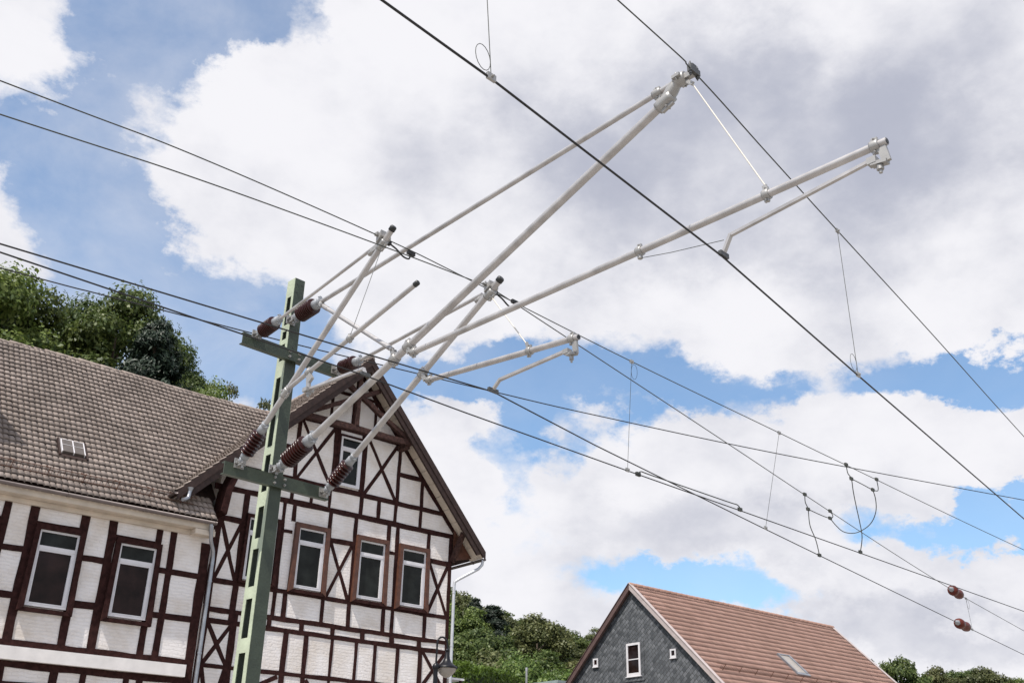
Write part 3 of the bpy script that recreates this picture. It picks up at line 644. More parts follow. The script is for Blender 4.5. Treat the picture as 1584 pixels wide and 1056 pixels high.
def insulator(root, p0, p1, rs, sheds=8, cap=.24, cap2=.22):
    p0 = Vector(p0); p1 = Vector(p1); d = p1 - p0; rc = rs * .6
    prof = []
    a0 = cap; a1 = 1 - cap2; n = sheds
    prof.append((a0 - .02, rc * .9))
    for i in range(n):
        t0 = a0 + (a1 - a0) * i / n; dt = (a1 - a0) / n
        prof += [(t0 + .04 * dt, rc * .8), (t0 + .3 * dt, rs * .93), (t0 + .38 * dt, rs), (t0 + .5 * dt, rs * .99), (t0 + .56 * dt, rs * .8), (t0 + .66 * dt, rc * .9), (t0 + .98 * dt, rc * .78)]
    prof.append((a1 + .02, rc * .9))
    b = B(); b.lathe(p0, p1, prof, 24); ins = b.build('insulator', M['porcelain'], root)
    b = B(); b.lathe(p0, p1, [(.02, rc * .45), (.05, rc * .62), (cap * .5, rc * .78), (cap * .6, rc * 1.0), (cap * .97, rc * 1.04), (cap, rc * .9)], 20)
    u = d.normalized(); clampcast(b, p0 + d * cap * .3, u, rc * .62, d.length * .08); b.build('end_cap', M['capgrey'], ins)
    b = B(); b.lathe(p0, p1, [(1 - cap2, rc * .9), (1 - cap2 * .95, rc * 1.04), (1 - cap2 * .45, rc * 1.0), (1 - cap2 * .35, rc * .75), (1.0, rc * .62)], 20)
    clampcast(b, p0 + d * (1 - cap2 * .2), u, rc * .66, d.length * .07); b.build('end_cap', M['capgrey'], ins)
    return ins
def mount(b, u, z, v=2.03, sgn=1):
    """hinge bracket bolted on the cross arm"""
    b.obox(W(u, v - .006, z), TU, NV, UP, .055, .006, .05)
    for k in (-.028, .028): b.obox(W(u, v - .045, z + k), TU, NV, UP, .032, .04, .007)
    b._lathe(W(u, v - .07, z - .06), Vector((0, 0, .12)), [(0, .014), (1, .014)], 10); boltset(b, [W(u + k, v - .012, z) for k in (-.045, .045)], -NV, .013, .014)
    b.obox(W(u, v - .075, z), TU, NV, UP, .02, .03, .018)
CAN = {}
def cantilever(label, u, low, tube, rt, up, stay, rs, reg, rr, rp, caps):
    root = thing('cantilever_arm', label, 'cantilever', W(u, 2.03, low[0][1]), 'cantilever arms on the green mast')
    q = lambda a: W(u, a[0], a[1])
    b = B(); mount(b, u, low[0][1], low[2]); mount(b, u, up[0][1], up[2]); shackle(b, W(u, low[2] - .06, low[0][1]), q(low[0]), .024); shackle(b, W(u, up[2] - .06, up[0][1]), q(up[0]), .022); b.build('hinge_bracket', M['cast'], root)
    insulator(root, q(low[0]), q(low[1]), rp[0], 7 if rp[0] < .085 else 9); insulator(root, q(up[0]), q(up[1]), rp[1], 9, .2, .26)
    b = B(); b.tube([q(tube[0]), q(tube[1])], rt, 20); t = b.build('bracket_tube', M['alu'], root)
    if caps[0]:
        d = (q(tube[1]) - q(tube[0])).normalized(); b = B(); b._lathe(q(tube[1]) - d * .02, d * .05, [(0, rt * 1.02), (0, rt * 1.16), (.8, rt * 1.16), (1, rt * .9)], 18); b.build('tube_end', M['black'], t)
    b = B(); b.tube([q(stay[0]), q(stay[1])], rs, 14); b.build('stay_tube', M['alu'], root)
    b = B(); b.tube([q(reg[0]), q(reg[1])], rr, 18); t = b.build('registration_tube', M['alu'], root)
    d = (q(reg[1]) - q(reg[0])).normalized(); b = B(); b._lathe(q(reg[1]) - d * .03, d * (.05 if caps[1] else .034), [(0, rr * (1.14 if caps[1] else .8)), (.85, rr * (1.14 if caps[1] else .8)), (1, rr * .7)], 16); b.build('tube_end', M['black'], t)  # on open ends a black disc paints the shade inside the bore
    # clamp that hinges the registration tube on the bracket tube
    b = B(); td = (q(tube[1]) - q(tube[0])).normalized(); foot = q(tube[0]) + td * ((q(reg[0]) - q(tube[0])).dot(td))
    clampcast(b, foot, td, rt, .10); shackle(b, foot + (q(reg[0]) - foot) * .3, q(reg[0]), .022); clampcast(b, q(reg[0]) + d * .05, d, rr, .06)
    return root, b, q, td, d
def head(b, root, p, td, rt, sd, rs):
    clampcast(b, p, td, rt, .11); b.obox(p + UP * .05 + td * .02, TU, td, UP, .06, .045, .03); b.obox(p + UP * .085, TU, NV, UP, .085, .02, .014)
    boltset(b, [p + UP * .085 + TU * k for k in (-.06, 0, .06)], UP, .012, .02); shackle(b, p - sd * .14, p - sd * .02, .02); b._lathe(p - sd * .2, sd * .1, [(0, rs), (.1, rs * 1.3), (1, rs * 1.3)], 12)

# 1 - left bracket, short, contact wire under the tube near the mast
root, b, q, td, rd = cantilever('smallest and leftmost of the three white cantilever arms, with two black capped tube tips', 0,
    ((2.0, 4.82), (1.60, 5.145), 2.03), ((1.64, 5.12), (-.234, 6.629)), .0285, ((1.99, 6.255), (1.58, 6.302), 2.03), ((1.60, 6.30), (-.03, 6.545)), .0165,
    ((1.32, 5.41), (-.657, 5.892)), .0225, (.074, .078), (1, 1))
sd = (W(0, -.06, 6.546) - W(0, 1.6, 6.3)).normalized(); head(b, root, q((-.09, 6.515)), td, .031, sd, .018)
clampcast(b, q((.29, 5.66)), rd, .024, .05); clampcast(b, q((.93, 5.505)), rd, .024, .06)
b.bar(q((.93, 5.48)), q((.90, 5.30)), TU, .05, .022); b.bar(q((.93, 5.48)), q((.87, 5.40)), TU, .06, .03); b.obox(q((.905, 5.305)), TU, NV, UP, .045, .035, .02)
boltset(b, [q((.90, 5.29))], -UP, .025, .03)
b.build('clamp', M['cast'], root)
b = B(); b.bar(q((.89, 5.315)), q((.03, 5.275)), UP, .03, .022); b.bar(q((.035, 5.28)), q((.0, 5.215)), NV, .025, .02); a = b.build('registration_arm', M['alu'], root)
b = B(); b.obox(q((0, 5.207)), TU, NV, UP, .05, .012, .016); b.build('wire_clip', M['iron'], a)
b = B(); b.tube([q((-.09, 6.48)), q((.285, 5.70))], .0035, 6); b.build('dropper_wire', M['steelwire'], root)
# 3 - right bracket
root, b, q, td, rd = cantilever('right hand white cantilever arm, its foot in front of the attic window', 1.04,
    ((1.99, 4.75), (1.51, 5.055), 2.03), ((1.56, 5.025), (-.625, 6.35)), .0325, ((1.99, 6.18), (1.55, 6.165), 2.03), ((1.58, 6.163), (-.38, 6.28)), .02,
    ((.40, 5.585), (-1.634, 5.412)), .028, (.076, .08), (1, 0))
sd = (W(1.04, -.38, 6.28) - W(1.04, 1.58, 6.163)).normalized(); head(b, root, q((-.49, 6.245)), td, .035, sd, .02)
clampcast(b, q((-1.04, 5.463)), rd, .03, .05); b.bar(q((-1.03, 5.48)), q((-1.0, 5.56)), TU, .03, .015); clampcast(b, q((-1.56, 5.418)), rd, .03, .06)
b.bar(q((-1.59, 5.40)), q((-1.60, 5.26)), TU, .05, .024); b.bar(q((-1.605, 5.265)), q((-1.50, 5.285)), UP, .05, .024); b.obox(q((-1.50, 5.31)), TU, NV, UP, .03, .03, .022); boltset(b, [q((-1.55, 5.25))], -UP, .022, .03)
b.build('clamp', M['cast'], root)
b = B(); b.bar(q((-1.52, 5.325)), q((-.66, 5.29)), UP, .034, .024); b.bar(q((-.665, 5.295)), q((-.58, 5.22)), NV, .03, .022); a = b.build('registration_arm', M['alu'], root)
b = B(); b.obox(q((-.573, 5.207)), TU, NV, UP, .06, .014, .018); b.build('wire_clip', M['iron'], a)
b = B(); b.tube([q((-.52, 6.20)), q((-1.0, 5.55))], .006, 6); b.build('stay_rope', M['palerope'], root)
# 2 - long bracket over the near track
root, b, q, td, rd = cantilever('long middle one of the three white cantilever arms, reaching out over the near track', .42,
    ((1.95, 4.86), (1.36, 5.07), 2.06), ((1.42, 5.048), (-3.16, 6.785)), .0355, ((1.98, 6.60), (1.50, 6.637), 2.08), ((1.52, 6.63), (-3.30, 6.91)), .0235,
    ((-.10, 5.522), (-4.80, 5.545)), .0275, (.095, .09), (0, 0))
sd = (W(.42, -3.3, 6.91) - W(.42, 1.52, 6.63)).normalized()
clampcast(b, q((-3.12, 6.77)), td, .04, .16); clampcast(b, q((-3.05, 6.895)), sd, .028, .08); b._lathe(q((-3.14, 6.79)), q((-3.24, 6.89)) - q((-3.14, 6.79)), [(0, .05), (.5, .055), (1, .045)], 12)
clampcast(b, q((-3.28, 6.9)), sd, .04, .1, TU); b.bar(q((-3.3, 6.9)), q((-3.40, 6.90)), UP, .05, .05); b.bar(q((-3.33, 6.86)), q((-3.39, 6.80)), TU, .03, .02)
clampcast(b, q((-3.92, 5.541)), rd, .03, .05); b.bar(q((-3.92, 5.56)), q((-3.91, 5.62)), TU, .035, .016); clampcast(b, q((-2.81, 5.535)), rd, .03, .05); b._lathe(q((-2.81, 5.50)), Vector((0, 0, -.03)), [(0, .02), (1, .02)], 8)
clampcast(b, q((-4.72, 5.545)), rd, .03, .06); b.bar(q((-4.76, 5.53)), q((-4.78, 5.40)), TU, .055, .024); b.bar(q((-4.785, 5.40)), q((-4.68, 5.415)), UP, .055, .024); b.obox(q((-4.69, 5.44)), TU, NV, UP, .03, .03, .024); boltset(b, [q((-4.73, 5.39))], -UP, .024, .03)
clampcast(b, q((.14, 5.535)), td, .0375, .09); shackle(b, q((.14, 5.56)), q((.17, 5.64)), .02); shackle(b, q((1.50, 6.60)), q((1.46, 6.57)), .02)
b.build('clamp', M['cast'], root)
b = B(); b.obox(q((-3.405, 6.912)), TU, NV, UP, .06, .02, .026); b.bar(q((-3.405, 6.94)), q((-3.405, 6.975)), NV, .05, .024); boltset(b, [q((-3.405, 6.938)) + TU * k for k in (-.045, .045)], UP, .014, .025); boltset(b, [q((-3.405, 6.886)) + TU * k for k in (-.045, .045)], -UP, .014, .02); b.build('wire_clamp', M['iron'], root)
b = B(); b.tube([q((1.47, 6.575)), q((.18, 5.65))], .022, 14); b.lathe(q((1.44, 6.553)), q((1.36, 6.496)), [(0, .026), (1, .026)], 12); b.lathe(q((.30, 5.736)), q((.22, 5.679)), [(0, .026), (1, .026)], 12); b.build('brace_tube', M['alu'], root)
b = B(); b.bar(q((-4.71, 5.455)), q((-3.60, 5.345)), UP, .028, .022); b.bar(q((-3.61, 5.35)), q((-3.545, 5.235)), NV, .034, .02); a = b.build('registration_arm', M['alu'], root)
b = B(); b.obox(q((-3.54, 5.215)), TU, NV, UP, .048, .013, .018); b.build('wire_clip', M['iron'], a)
b = B(); b.tube([q((-3.39, 6.79)), q((-3.915, 5.62))], .0055, 6); b.build('stay_rope', M['palerope'], root)
b = B(); b.tube([q((-2.81, 5.475)), q((-3.1, 5.41)), q((-3.55, 5.33))], .0028, 5); b.build('wind_stay', M['cable'], root)
# ---------------------------------------------------------------- wires
def cat_pts(l, n=10):   # smooth curve through the listed points (Catmull-Rom)
    P = [Vector(p) for p in l]; out = []
    for i in range(len(P) - 1):
        a = P[max(i - 1, 0)]; c = P[i]; d = P[i + 1]; e = P[min(i + 2, len(P) - 1)]
        for j in range(n):
            t = j / n; out.append(.5 * ((2 * c) + (d - a) * t + (2 * a - 5 * c + 4 * d - e) * t * t + (3 * c - a - 3 * d + e) * t ** 3))
    out.append(P[-1]); return out
def wire(name, l, r, mat, label, cat, group=None, smooth=False, n=8):
    b = B(); b.tube(cat_pts(WL(l)) if smooth else WL(l), r, n); return solo(b, name, M[mat], label, cat, group, WL(l)[0])
cg = 'contact wires over the tracks'; mg = 'catenary wires over the tracks'
near_c = [(-9, -3.98, 5.2), (-2.79, -3.762, 5.2), (-2.02, -3.727, 5.2), (.405, -3.538, 5.195), (2.968, -3.20, 5.2), (8.583, -2.492, 5.2), (16, -1.55, 5.2)]
wire('contact_wire', near_c, .0072, 'copper', 'thick black contact wire held by the long cantilever arm, nearest of the lower wires', 'contact wire', cg)
wire('contact_wire', [(-9, .17, 5.2), (-3.14, .147, 5.2), (0, .0, 5.195), (1.233, .02, 5.2), (3.703, .0, 5.2), (8.908, -.074, 5.2), (14.8, -.143, 5.2), (26, -.25, 5.2)], .0068, 'copper', 'dark contact wire clipped to the small left cantilever arm', 'contact wire', cg)
wire('contact_wire', [(-9, .35, 5.2), (-3.186, .025, 5.2), (-.797, -.30, 5.2), (1.04, -.573, 5.195), (2.798, -.294, 5.2), (6.877, .222, 5.2), (15.08, 1.22, 5.2)], .0068, 'copper', 'dark contact wire from the right cantilever arm to the lower brown insulator', 'contact wire', cg)
wire('contact_wire', [(15.86, 1.31, 5.2), (16.1, 1.34, 5.2), (19.95, 1.803, 5.2), (30, 3.0, 5.2)], .0068, 'copper', 'dark contact wire running on beyond the lower brown insulator', 'contact wire', cg)
wire('catenary_wire', [(-8, -4.0, 6.55), (-.6, -3.482, 6.891), (.42, -3.405, 6.905), (1.675, -3.256, 6.879), (3.236, -3.065, 6.858), (6.03, -2.722, 6.84), (10.086, -2.224, 6.773), (17, -1.4, 6.7)], .0055, 'cable', 'thin upper wire carried by the tip of the long cantilever arm', 'catenary wire', mg, True)
wire('catenary_wire', [(-9, .06, 6.0), (-3.483, -.032, 6.425), (-1.954, -.058, 6.546), (0, -.092, 6.592), (1.05, -.111, 6.572), (3.647, -.156, 6.481), (6.73, -.21, 6.42), (8.48, -.24, 6.387), (14.8, -.351, 6.286), (26, -.5, 6.3)], .0055, 'cable', 'thin upper wire carried by the head of the small left cantilever arm', 'catenary wire', mg, True)
wire('catenary_wire', [(-9, -.05, 5.4), (-3.473, -.256, 6.008), (-2.04, -.331, 6.151), (-.249, -.425, 6.262), (.85, -.482, 6.312), (1.04, -.492, 6.315), (2.293, -.338, 6.275), (6.013, .118, 6.136), (8.363, .407, 6.042), (12, .855, 5.91), (15.08, 1.235, 5.833)], .0055, 'cable', 'thin upper wire from the right cantilever head to the upper brown insulator', 'catenary wire', mg, True)
wire('catenary_wire', [(15.78, 1.317, 5.812), (20.5, 1.9, 5.807), (30, 3.1, 5.8)], .0055, 'cable', 'thin upper wire running on beyond the upper brown insulator', 'catenary wire', mg)
wire('feeder_cable', [(-8, 6.4, 7.6), (-1.86, 4.929, 7.435), (-.77, 4.678, 7.42), (.275, 4.436, 7.414), (1.84, 4.08, 7.408), (3.164, 3.77, 7.42), (4.797, 3.393, 7.44), (6.632, 2.969, 7.475), (10.75, 2.018, 7.63), (17.69, .416, 8.014), (24, -1.0, 8.4)], .0085, 'copper', 'slack dark cable passing behind the green mast and crossing the sky to the right', 'cable', None, True)
def dropper(p, q_, label, loopat):
    p = W(*p); q_ = W(*q_); root = thing('dropper', label, 'dropper wire', q_, 'droppers between upper and lower wires')
    b = B(); b.tube([p, q_], .0028, 6)
    d = (q_ - p).normalized(); o = p if loopat == 0 else q_; s = 1 if loopat == 0 else -1
    c = o + d * s * .11 + TU * (.055 if loopat == 0 else -.055)
    if loopat is not None: b.tube([c + TU * .055 * math.cos(a) + d * .09 * math.sin(a) for a in [i * math.pi / 8 for i in range(17)]], .0022, 5)
    b._build('wire', M['cable'], root)
    for o in (p, q_):
        b = B(); b.obox(o, TU, NV, UP, .03, .009, .02); boltset(b, [o - NV * .009], -NV, .009, .01); b._build('clamp', M['cast'], root)
dropper((-2.03, -3.585, 6.84), (-2.02, -3.727, 5.21), 'dropper with a small loop above the near contact wire at the top of the picture', 1)
dropper((3.236, -3.065, 6.855), (2.968, -3.20, 5.21), 'long dropper joining the near upper wire to the thick contact wire on the right', 1)
dropper((3.647, -.156, 6.48), (3.703, .0, 5.21), 'upright dropper just right of the right cantilever arm, with a loop at its top', 0)
dropper((6.73, -.21, 6.42), (6.85, .20, 5.21), 'slanting loopless dropper in the middle of the far span, left of the looped cables', None)
dropper((16.066, 1.353, 5.81), (16.099, 1.34, 5.205), 'short dropper right behind the two brown insulators', 0)
def section_insulator(p0, p1, label):
    p0 = W(*p0); p1 = W(*p1); root = thing('section_insulator', label, 'insulator', (p0 + p1) / 2, 'brown insulators in the far wires')
    b = B(); b.lathe(p0, p1, [(.16, .045), (.18, .085), (.26, .10), (.38, .095), (.47, .06), (.53, .06), (.62, .085), (.74, .095), (.83, .085), (.87, .045)], 24); b.build('insulator', M['redporcelain'], root)
    b = B(); b.lathe(p0, p1, [(0, .012), (.05, .028), (.1, .046), (.175, .048), (.18, .02)], 16); b.build('end_cap', M['capgrey'], root)
    b = B(); b.lathe(p0, p1, [(.86, .05), (.9, .055), (.96, .025), (1, .012)], 16); b.build('end_cap', M['capgrey'], root)
section_insulator((15.05, 1.228, 5.835), (15.79, 1.319, 5.81), 'upper brown insulator in the far thin wire')
section_insulator((15.05, 1.216, 5.2), (15.88, 1.315, 5.2), 'lower brown insulator in the far contact wire')
jg = 'looped connector cables'
def jumper(l, label, ends=True):
    b = B(); b.tube(cat_pts(WL(l), 6), .0068, 7); pts = WL(l); 
    for p in (pts[0], pts[-1]): b.obox(p, TU, NV, UP, .035, .014, .022)
    solo(b, 'connector_cable', M['cable'], label, 'cable', jg, pts[0])
jumper([(8.481, -.24, 6.395), (8.5, -.24, 6.27), (8.584, -.242, 6.206), (8.655, -.211, 6.033), (8.738, -.188, 5.814), (8.808, -.174, 5.61), (8.858, -.156, 5.414), (8.908, -.076, 5.215)], 'connector cable dropping from the upper wire to the contact wire, beside the big loop')
jumper([(8.584, -.242, 6.206), (8.9, -.25, 6.19), (9.199, -.253, 6.177), (9.37, -.256, 6.21), (9.369, -.256, 6.377)], 'short connector cable bridging the top of the big loop')
jumper([(9.199, -.253, 6.177), (9.344, -.209, 6.069), (9.551, -.092, 5.956), (9.706, .065, 5.855), (9.771, .227, 5.786), (9.68, .359, 5.72), (9.51, .451, 5.722), (9.398, .509, 5.811), (9.256, .517, 5.895)], 'connector cable hanging in a big loop between the two far upper wires')
jumper([(8.363, .407, 6.05), (8.36, .41, 5.93), (8.427, .415, 5.842), (8.434, .416, 5.601), (8.593, .435, 5.414), (8.66, .44, 5.205)], 'connector cable left of the big loop, dropping to the lowest wire')
jumper([(8.427, .415, 5.842), (8.9, .47, 5.86), (9.256, .517, 5.895), (9.36, .52, 5.95), (9.29, .521, 6.015)], 'short connector cable left of the big loop')
jumper([(3.917, .02, 5.215), (3.99, .03, 5.265), (4.2, .02, 5.262), (5.6, -.02, 5.262), (5.85, -.03, 5.262), (5.9, -.03, 5.215)], 'straight splice cable running close above the far contact wire')
for u, v, z, lab in ((0, -.1, 6.56, 'short curved jumper at the head of the small left cantilever arm'), (1.04, -.49, 6.285, 'short curved jumper at the head of the right cantilever arm')):
    b = B(); b.tube(cat_pts(WL([(u + .07, v, z), (u + .16, v - .005, z - .03), (u + .25, v - .005, z - .075), (u + .32, v - .005, z - .07), (u + .33, v - .005, z - .015)]), 6), .0085, 8); b.obox(W(u + .34, v - .005, z - .003), TU, NV, UP, .045, .014, .018); b.obox(W(u + .06, v, z), TU, NV, UP, .03, .02, .02)
    solo(b, 'connector_cable', M['copper'], lab, 'cable', jg, W(u, v, z))
# ---------------------------------------------------------------- trees
def leafmesh(name, pts, nrm, size, rs, mat, aspect=.62, fold=.25):
    n = len(pts); pts = np.asarray(pts); nrm = np.asarray(nrm)
    a = rs.normal(size=(n, 3)); nr = nrm + a * .5; nr /= np.linalg.norm(nr, axis=1)[:, None] + 1e-9
    t = np.cross(nr, rs.normal(size=(n, 3))); t /= np.linalg.norm(t, axis=1)[:, None] + 1e-9
    w = np.cross(nr, t); sz = size * rs.uniform(.6, 1.35, size=(n, 1))
    q = np.stack([pts - t * sz, pts + w * sz * aspect + nr * sz * fold, pts + t * sz, pts - w * sz * aspect + nr * sz * fold], 1).reshape(-1, 3)
    me = bpy.data.meshes.new(name); me.vertices.add(4 * n); me.vertices.foreach_set('co', q.astype(np.float32).ravel())
    me.loops.add(4 * n); me.loops.foreach_set('vertex_index', np.arange(4 * n, dtype=np.int32))
    me.polygons.add(n); me.polygons.foreach_set('loop_start', np.arange(0, 4 * n, 4, dtype=np.int32))
    me.update(calc_edges=True); me.materials.append(mat); return me
def crown(seed, rx, rz, cz, nl, per, leaf, mat, top=1.0):
    rs = np.random.RandomState(seed); P = []; Nn = []
    for i in range(nl):
        d = rs.normal(size=3); d /= np.linalg.norm(d); d[2] = d[2] * .9 + .12
        rad = rs.uniform(.45, .95) ** .6
        taper = 1 - .35 * max(0, d[2]) * top
        c = np.array([d[0] * rx * rad * taper, d[1] * rx * rad * taper, cz + d[2] * rz * rad])
        lr = rx * rs.uniform(.17, .36)
        k = int(per * (lr / (rx * .27)) ** 2)
        e = rs.normal(size=(k, 3)); e /= np.linalg.norm(e, axis=1)[:, None]
        e[:, 2] = np.where(e[:, 2] < -.35, -e[:, 2] * .6, e[:, 2])
        rr = lr * rs.uniform(.55, 1.06, size=(k, 1)) ** .5 * np.array([[1, 1, .78]])
        # small twiggy sprays that break the outline
        rr *= 1 + .28 * (np.sin(e[:, :1] * 9 + i) * np.sin(e[:, 1:2] * 8 + 2 * i))
        P.append(c + e * rr); Nn.append(e * 1.0 + np.array([0, 0, .35]))
    return leafmesh('crown', np.concatenate(P), np.concatenate(Nn), leaf, rs, mat)
def conifer_crown(seed, r, h, z0, mat):
    rs = np.random.RandomState(seed); P = []; Nn = []
    z = z0
    while z < h:
        f = (1 - (z - z0) / (h - z0)) ** .75; nb = int(6 + 6 * f)
        for j in range(nb):
            a = rs.uniform(0, 2 * math.pi); L = r * f * rs.uniform(.65, 1.15) + .3
            m = int(90 * L) + 30; t = rs.uniform(.1, 1, size=m) ** .7
            rise = .12 * L * t ** 2
            base = np.stack([np.cos(a) * L * t, np.sin(a) * L * t, z + rise - .10 * L * t + 0 * t], 1)
            sp = (.16 + .26 * (1 - t))[:, None] * min(1.3, .5 + L * .28)
            P.append(base + rs.normal(size=(m, 3)) * sp * np.array([[1, 1, .7]])); d = np.array([math.cos(a), math.sin(a), .7]); Nn.append(np.tile(d, (m, 1)))
        z += rs.uniform(.32, .55)
    return leafmesh('crown', np.concatenate(P), np.concatenate(Nn), .15, rs, mat, aspect=.26)
def trunkmesh(seed, h, r, spread, nlimb, mat):
    rr = random.Random(seed); b = B(); pts = [Vector((0, 0, -.5))]
    for i in range(1, 7): pts.append(Vector((rr.uniform(-.15, .15) * i * .3, rr.uniform(-.15, .15) * i * .3, h * i / 6)))
    b.tube(pts, [r * (1 - .12 * i) for i in range(7)], 9)
    for i in range(nlimb):
        k = 2 + i % 4; p = pts[k]; a = rr.uniform(0, 6.28); L = spread * rr.uniform(.5, .85)
        q = p + Vector((math.cos(a) * L * .5, math.sin(a) * L * .5, L * .45)); e = p + Vector((math.cos(a) * L, math.sin(a) * L, L * .75))
        b.tube([p, q, e], [r * .45, r * .28, r * .08], 6)
    me = bpy.data.meshes.new('trunk'); me.from_pydata([tuple(v) for v in b.v], [], b.f); me.polygons.foreach_set('use_smooth', b.sm); me.materials.append(mat); return me
KIND = {}
def kind(name, crown_me, trunk_me): KIND[name] = (crown_me, trunk_me)
kind('oak', crown(1, 5.2, 5.6, 9.5, 50, 560, .13, M['leafA']), trunkmesh(1, 12, .38, 4.5, 9, M['bark']))
kind('maple', crown(2, 4.6, 6.2, 10, 50, 560, .125, M['leafB']), trunkmesh(2, 13, .36, 4, 9, M['bark']))
kind('birch', crown(3, 3.6, 5.5, 9, 36, 400, .12, M['leafD'], 1.6), trunkmesh(3, 12, .24, 3, 8, M['bark']))
kind('bush', crown(4, 4.6, 3.4, 3.6, 38, 1300, .085, M['leafC']), trunkmesh(4, 4, .2, 3, 8, M['bark']))
kind('pine', conifer_crown(5, 4.4, 14, 2.5, M['needle']), trunkmesh(5, 13.5, .3, .8, 3, M['bark']))
kind('oakfar', crown(6, 5.0, 5.2, 9, 44, 330, .19, M['leafB']), trunkmesh(6, 12, .36, 4.2, 7, M['bark']))
kind('olive', crown(7, 4.8, 5.0, 8.5, 44, 330, .19, M['leafD']), trunkmesh(7, 11, .36, 4.2, 7, M['bark']))
kind('limefar', crown(8, 5.0, 5.6, 8.5, 46, 330, .19, M['leafA']), trunkmesh(8, 11, .36, 4.2, 7, M['bark']))
tr = random.Random(99)
def tree(kd, az, r, s, label, name='tree', cat='tree', group=None, sz=None, dz=0):
    x, y = r * math.cos(R(az)), r * math.sin(R(az)); z = hterr(az, r) + dz
    t = thing(name, label, cat, (x, y, z), group); t.rotation_euler = (0, 0, tr.uniform(0, 6.28)); t.scale = (s, s, s * (sz or 1))
    for nm, me in zip(('crown', 'trunk'), KIND[kd]):
        o = bpy.data.objects.new(nm, me); C.objects.link(o); o.parent = t
    return t
def treetop(kd, az, r, s, tan, *a, **k):   # crown top at elevation tan seen from the station platform
    H = {'oak': 15.4, 'maple': 16.3, 'birch': 14.6, 'bush': 7.2, 'pine': 14.2, 'oakfar': 14.4, 'olive': 13.7, 'limefar': 14.3}[kd]
    want = 1.6 + tan * r - hterr(az, r); sz = want / (H * s)
    return tree(kd, az, r, s, *a, sz=max(.5, min(1.7, sz)), dz=0 if .5 < sz < 1.7 else want - H * s * max(.5, min(1.7, sz)), **k)
g1 = 'trees behind the tiled wing roof'
treetop('oak', 80.6, 58, 1.05, .479, 'tall leafy broadleaf tree rising highest behind the wing roof at the left edge', group=g1)
treetop('oak', 77.2, 60, .95, .462, 'broad leafy tree behind the wing roof, second from the left edge', group=g1)
treetop('maple', 73.6, 60, 1.0, .468, 'round crowned leafy tree directly left of the blue green conifer', group=g1)
treetop('maple', 76.0, 68, .9, .452, 'paler leafy tree filling the gap between the two big crowns behind the wing roof', group=g1)
treetop('pine', 71.5, 54, 1.05, .457, 'dark blue green conifer behind the ridge of the wing roof', 'conifer_tree', group=g1)
treetop('maple', 70.7, 66, .75, .425, 'dark leafy tree half hidden behind the blue green conifer', group=g1)
treetop('oak', 68.6, 66, .62, .401, 'small leafy tree low above the wing ridge, right of the conifer', group=g1)
treetop('birch', 67.0, 68, .55, .389, 'smallest leafy tree low above the wing ridge, just left of the green mast', group=g1)
treetop('birch', 64.9, 68, .5, .378, 'tiny tuft of tree crown showing beside the green mast', group=g1)
# hillside trees between the two houses
g2 = 'trees covering the hillside between the two houses'
treetop('pine', 51.3, 118, 1.15, .190, 'dark conifer on the skyline of the wooded hillside between the houses', 'conifer_tree', group=g2)
treetop('pine', 52.2, 124, .8, .1965, 'slim dark conifer just left of the big one on the hillside skyline', 'conifer_tree', group=g2)
treetop('olive', 48.9, 112, .85, .179, 'rounded olive tree standing out on the skyline of the hillside', group=g2)
treetop('birch', 45.6, 140, .9, .166, 'light tree on the skyline against the left verge of the slate house', group=g2)
treetop('bush', 49.6, 70, 1.2, .143, 'large bright green bushy tree behind the hedge, left of the slate house', group=g2)
treetop('bush', 51.5, 66, .8, .128, 'smaller bright green bush just above the clipped hedge', group=g2)
sk = [(54.56, 0.209), (53.91, 0.2063), (53.36, 0.2034), (52.52, 0.1964), (51.91, 0.1942), (51.36, 0.1876), (50.82, 0.1848), (49.93, 0.1789), (48.93, 0.1756), (48.15, 0.1691), (47.09, 0.1615), (46.49, 0.1574), (45.52, 0.1539), (44.82, 0.151), (43.79, 0.1451)]
def skyline(az):
    for (a1, t1), (a0, t0) in zip(sk, sk[1:]):
        if a0 <= az <= a1: return t0 + (t1 - t0) * (az - a0) / (a1 - a0)
    return sk[0][1] if az > sk[0][0] else sk[-1][1]
hill_label = 'green broadleaf tree crowded among the others covering the hillside between the houses'
for r, low in ((86, .052), (97, .04), (108, .027), (120, .015), (133, .003), (148, -.001)):
    az = 43.6
    while az < 56.5:
        a = az + tr.uniform(-.4, .4)
        treetop(tr.choice(['oakfar', 'olive', 'limefar', 'limefar', 'oakfar']), a, r + tr.uniform(-4, 4), tr.uniform(.72, 1.02), skyline(a) - low + tr.uniform(-.005, .003), hill_label, group=g2)
        az += 2.9 * 100 / r * .62
g3 = 'trees on the far wooded ridge at the right'
treetop('pine', 31.6, 170, 1.2, .139, 'dark ragged tree just behind the far verge of the slate house roof', group=g3)
treetop('oakfar', 30.2, 172, .95, .139, 'tall round topped dark tree at the left end of the far ridge', group=g3)
treetop('oakfar', 27.2, 200, 1.1, .127, 'broad dark tree making the hump in the middle of the far ridge', group=g3)
far_label = 'green tree in the row along the far wooded ridge at the right of the picture'
for r in (188, 205, 225):
    az = 20.5
    while az < 34:
        a = az + tr.uniform(-.3, .3); tn = .117 + .010 * math.exp(-((a - 27.5) / 2) ** 2) + tr.uniform(-.006, .002)
        if a > 29.2: tn -= .008
        treetop(tr.choice(['oakfar', 'olive', 'limefar', 'olive']), a, r + tr.uniform(-5, 5), tr.uniform(.8, 1.15), tn, far_label, group=g3)
        az += 1.55
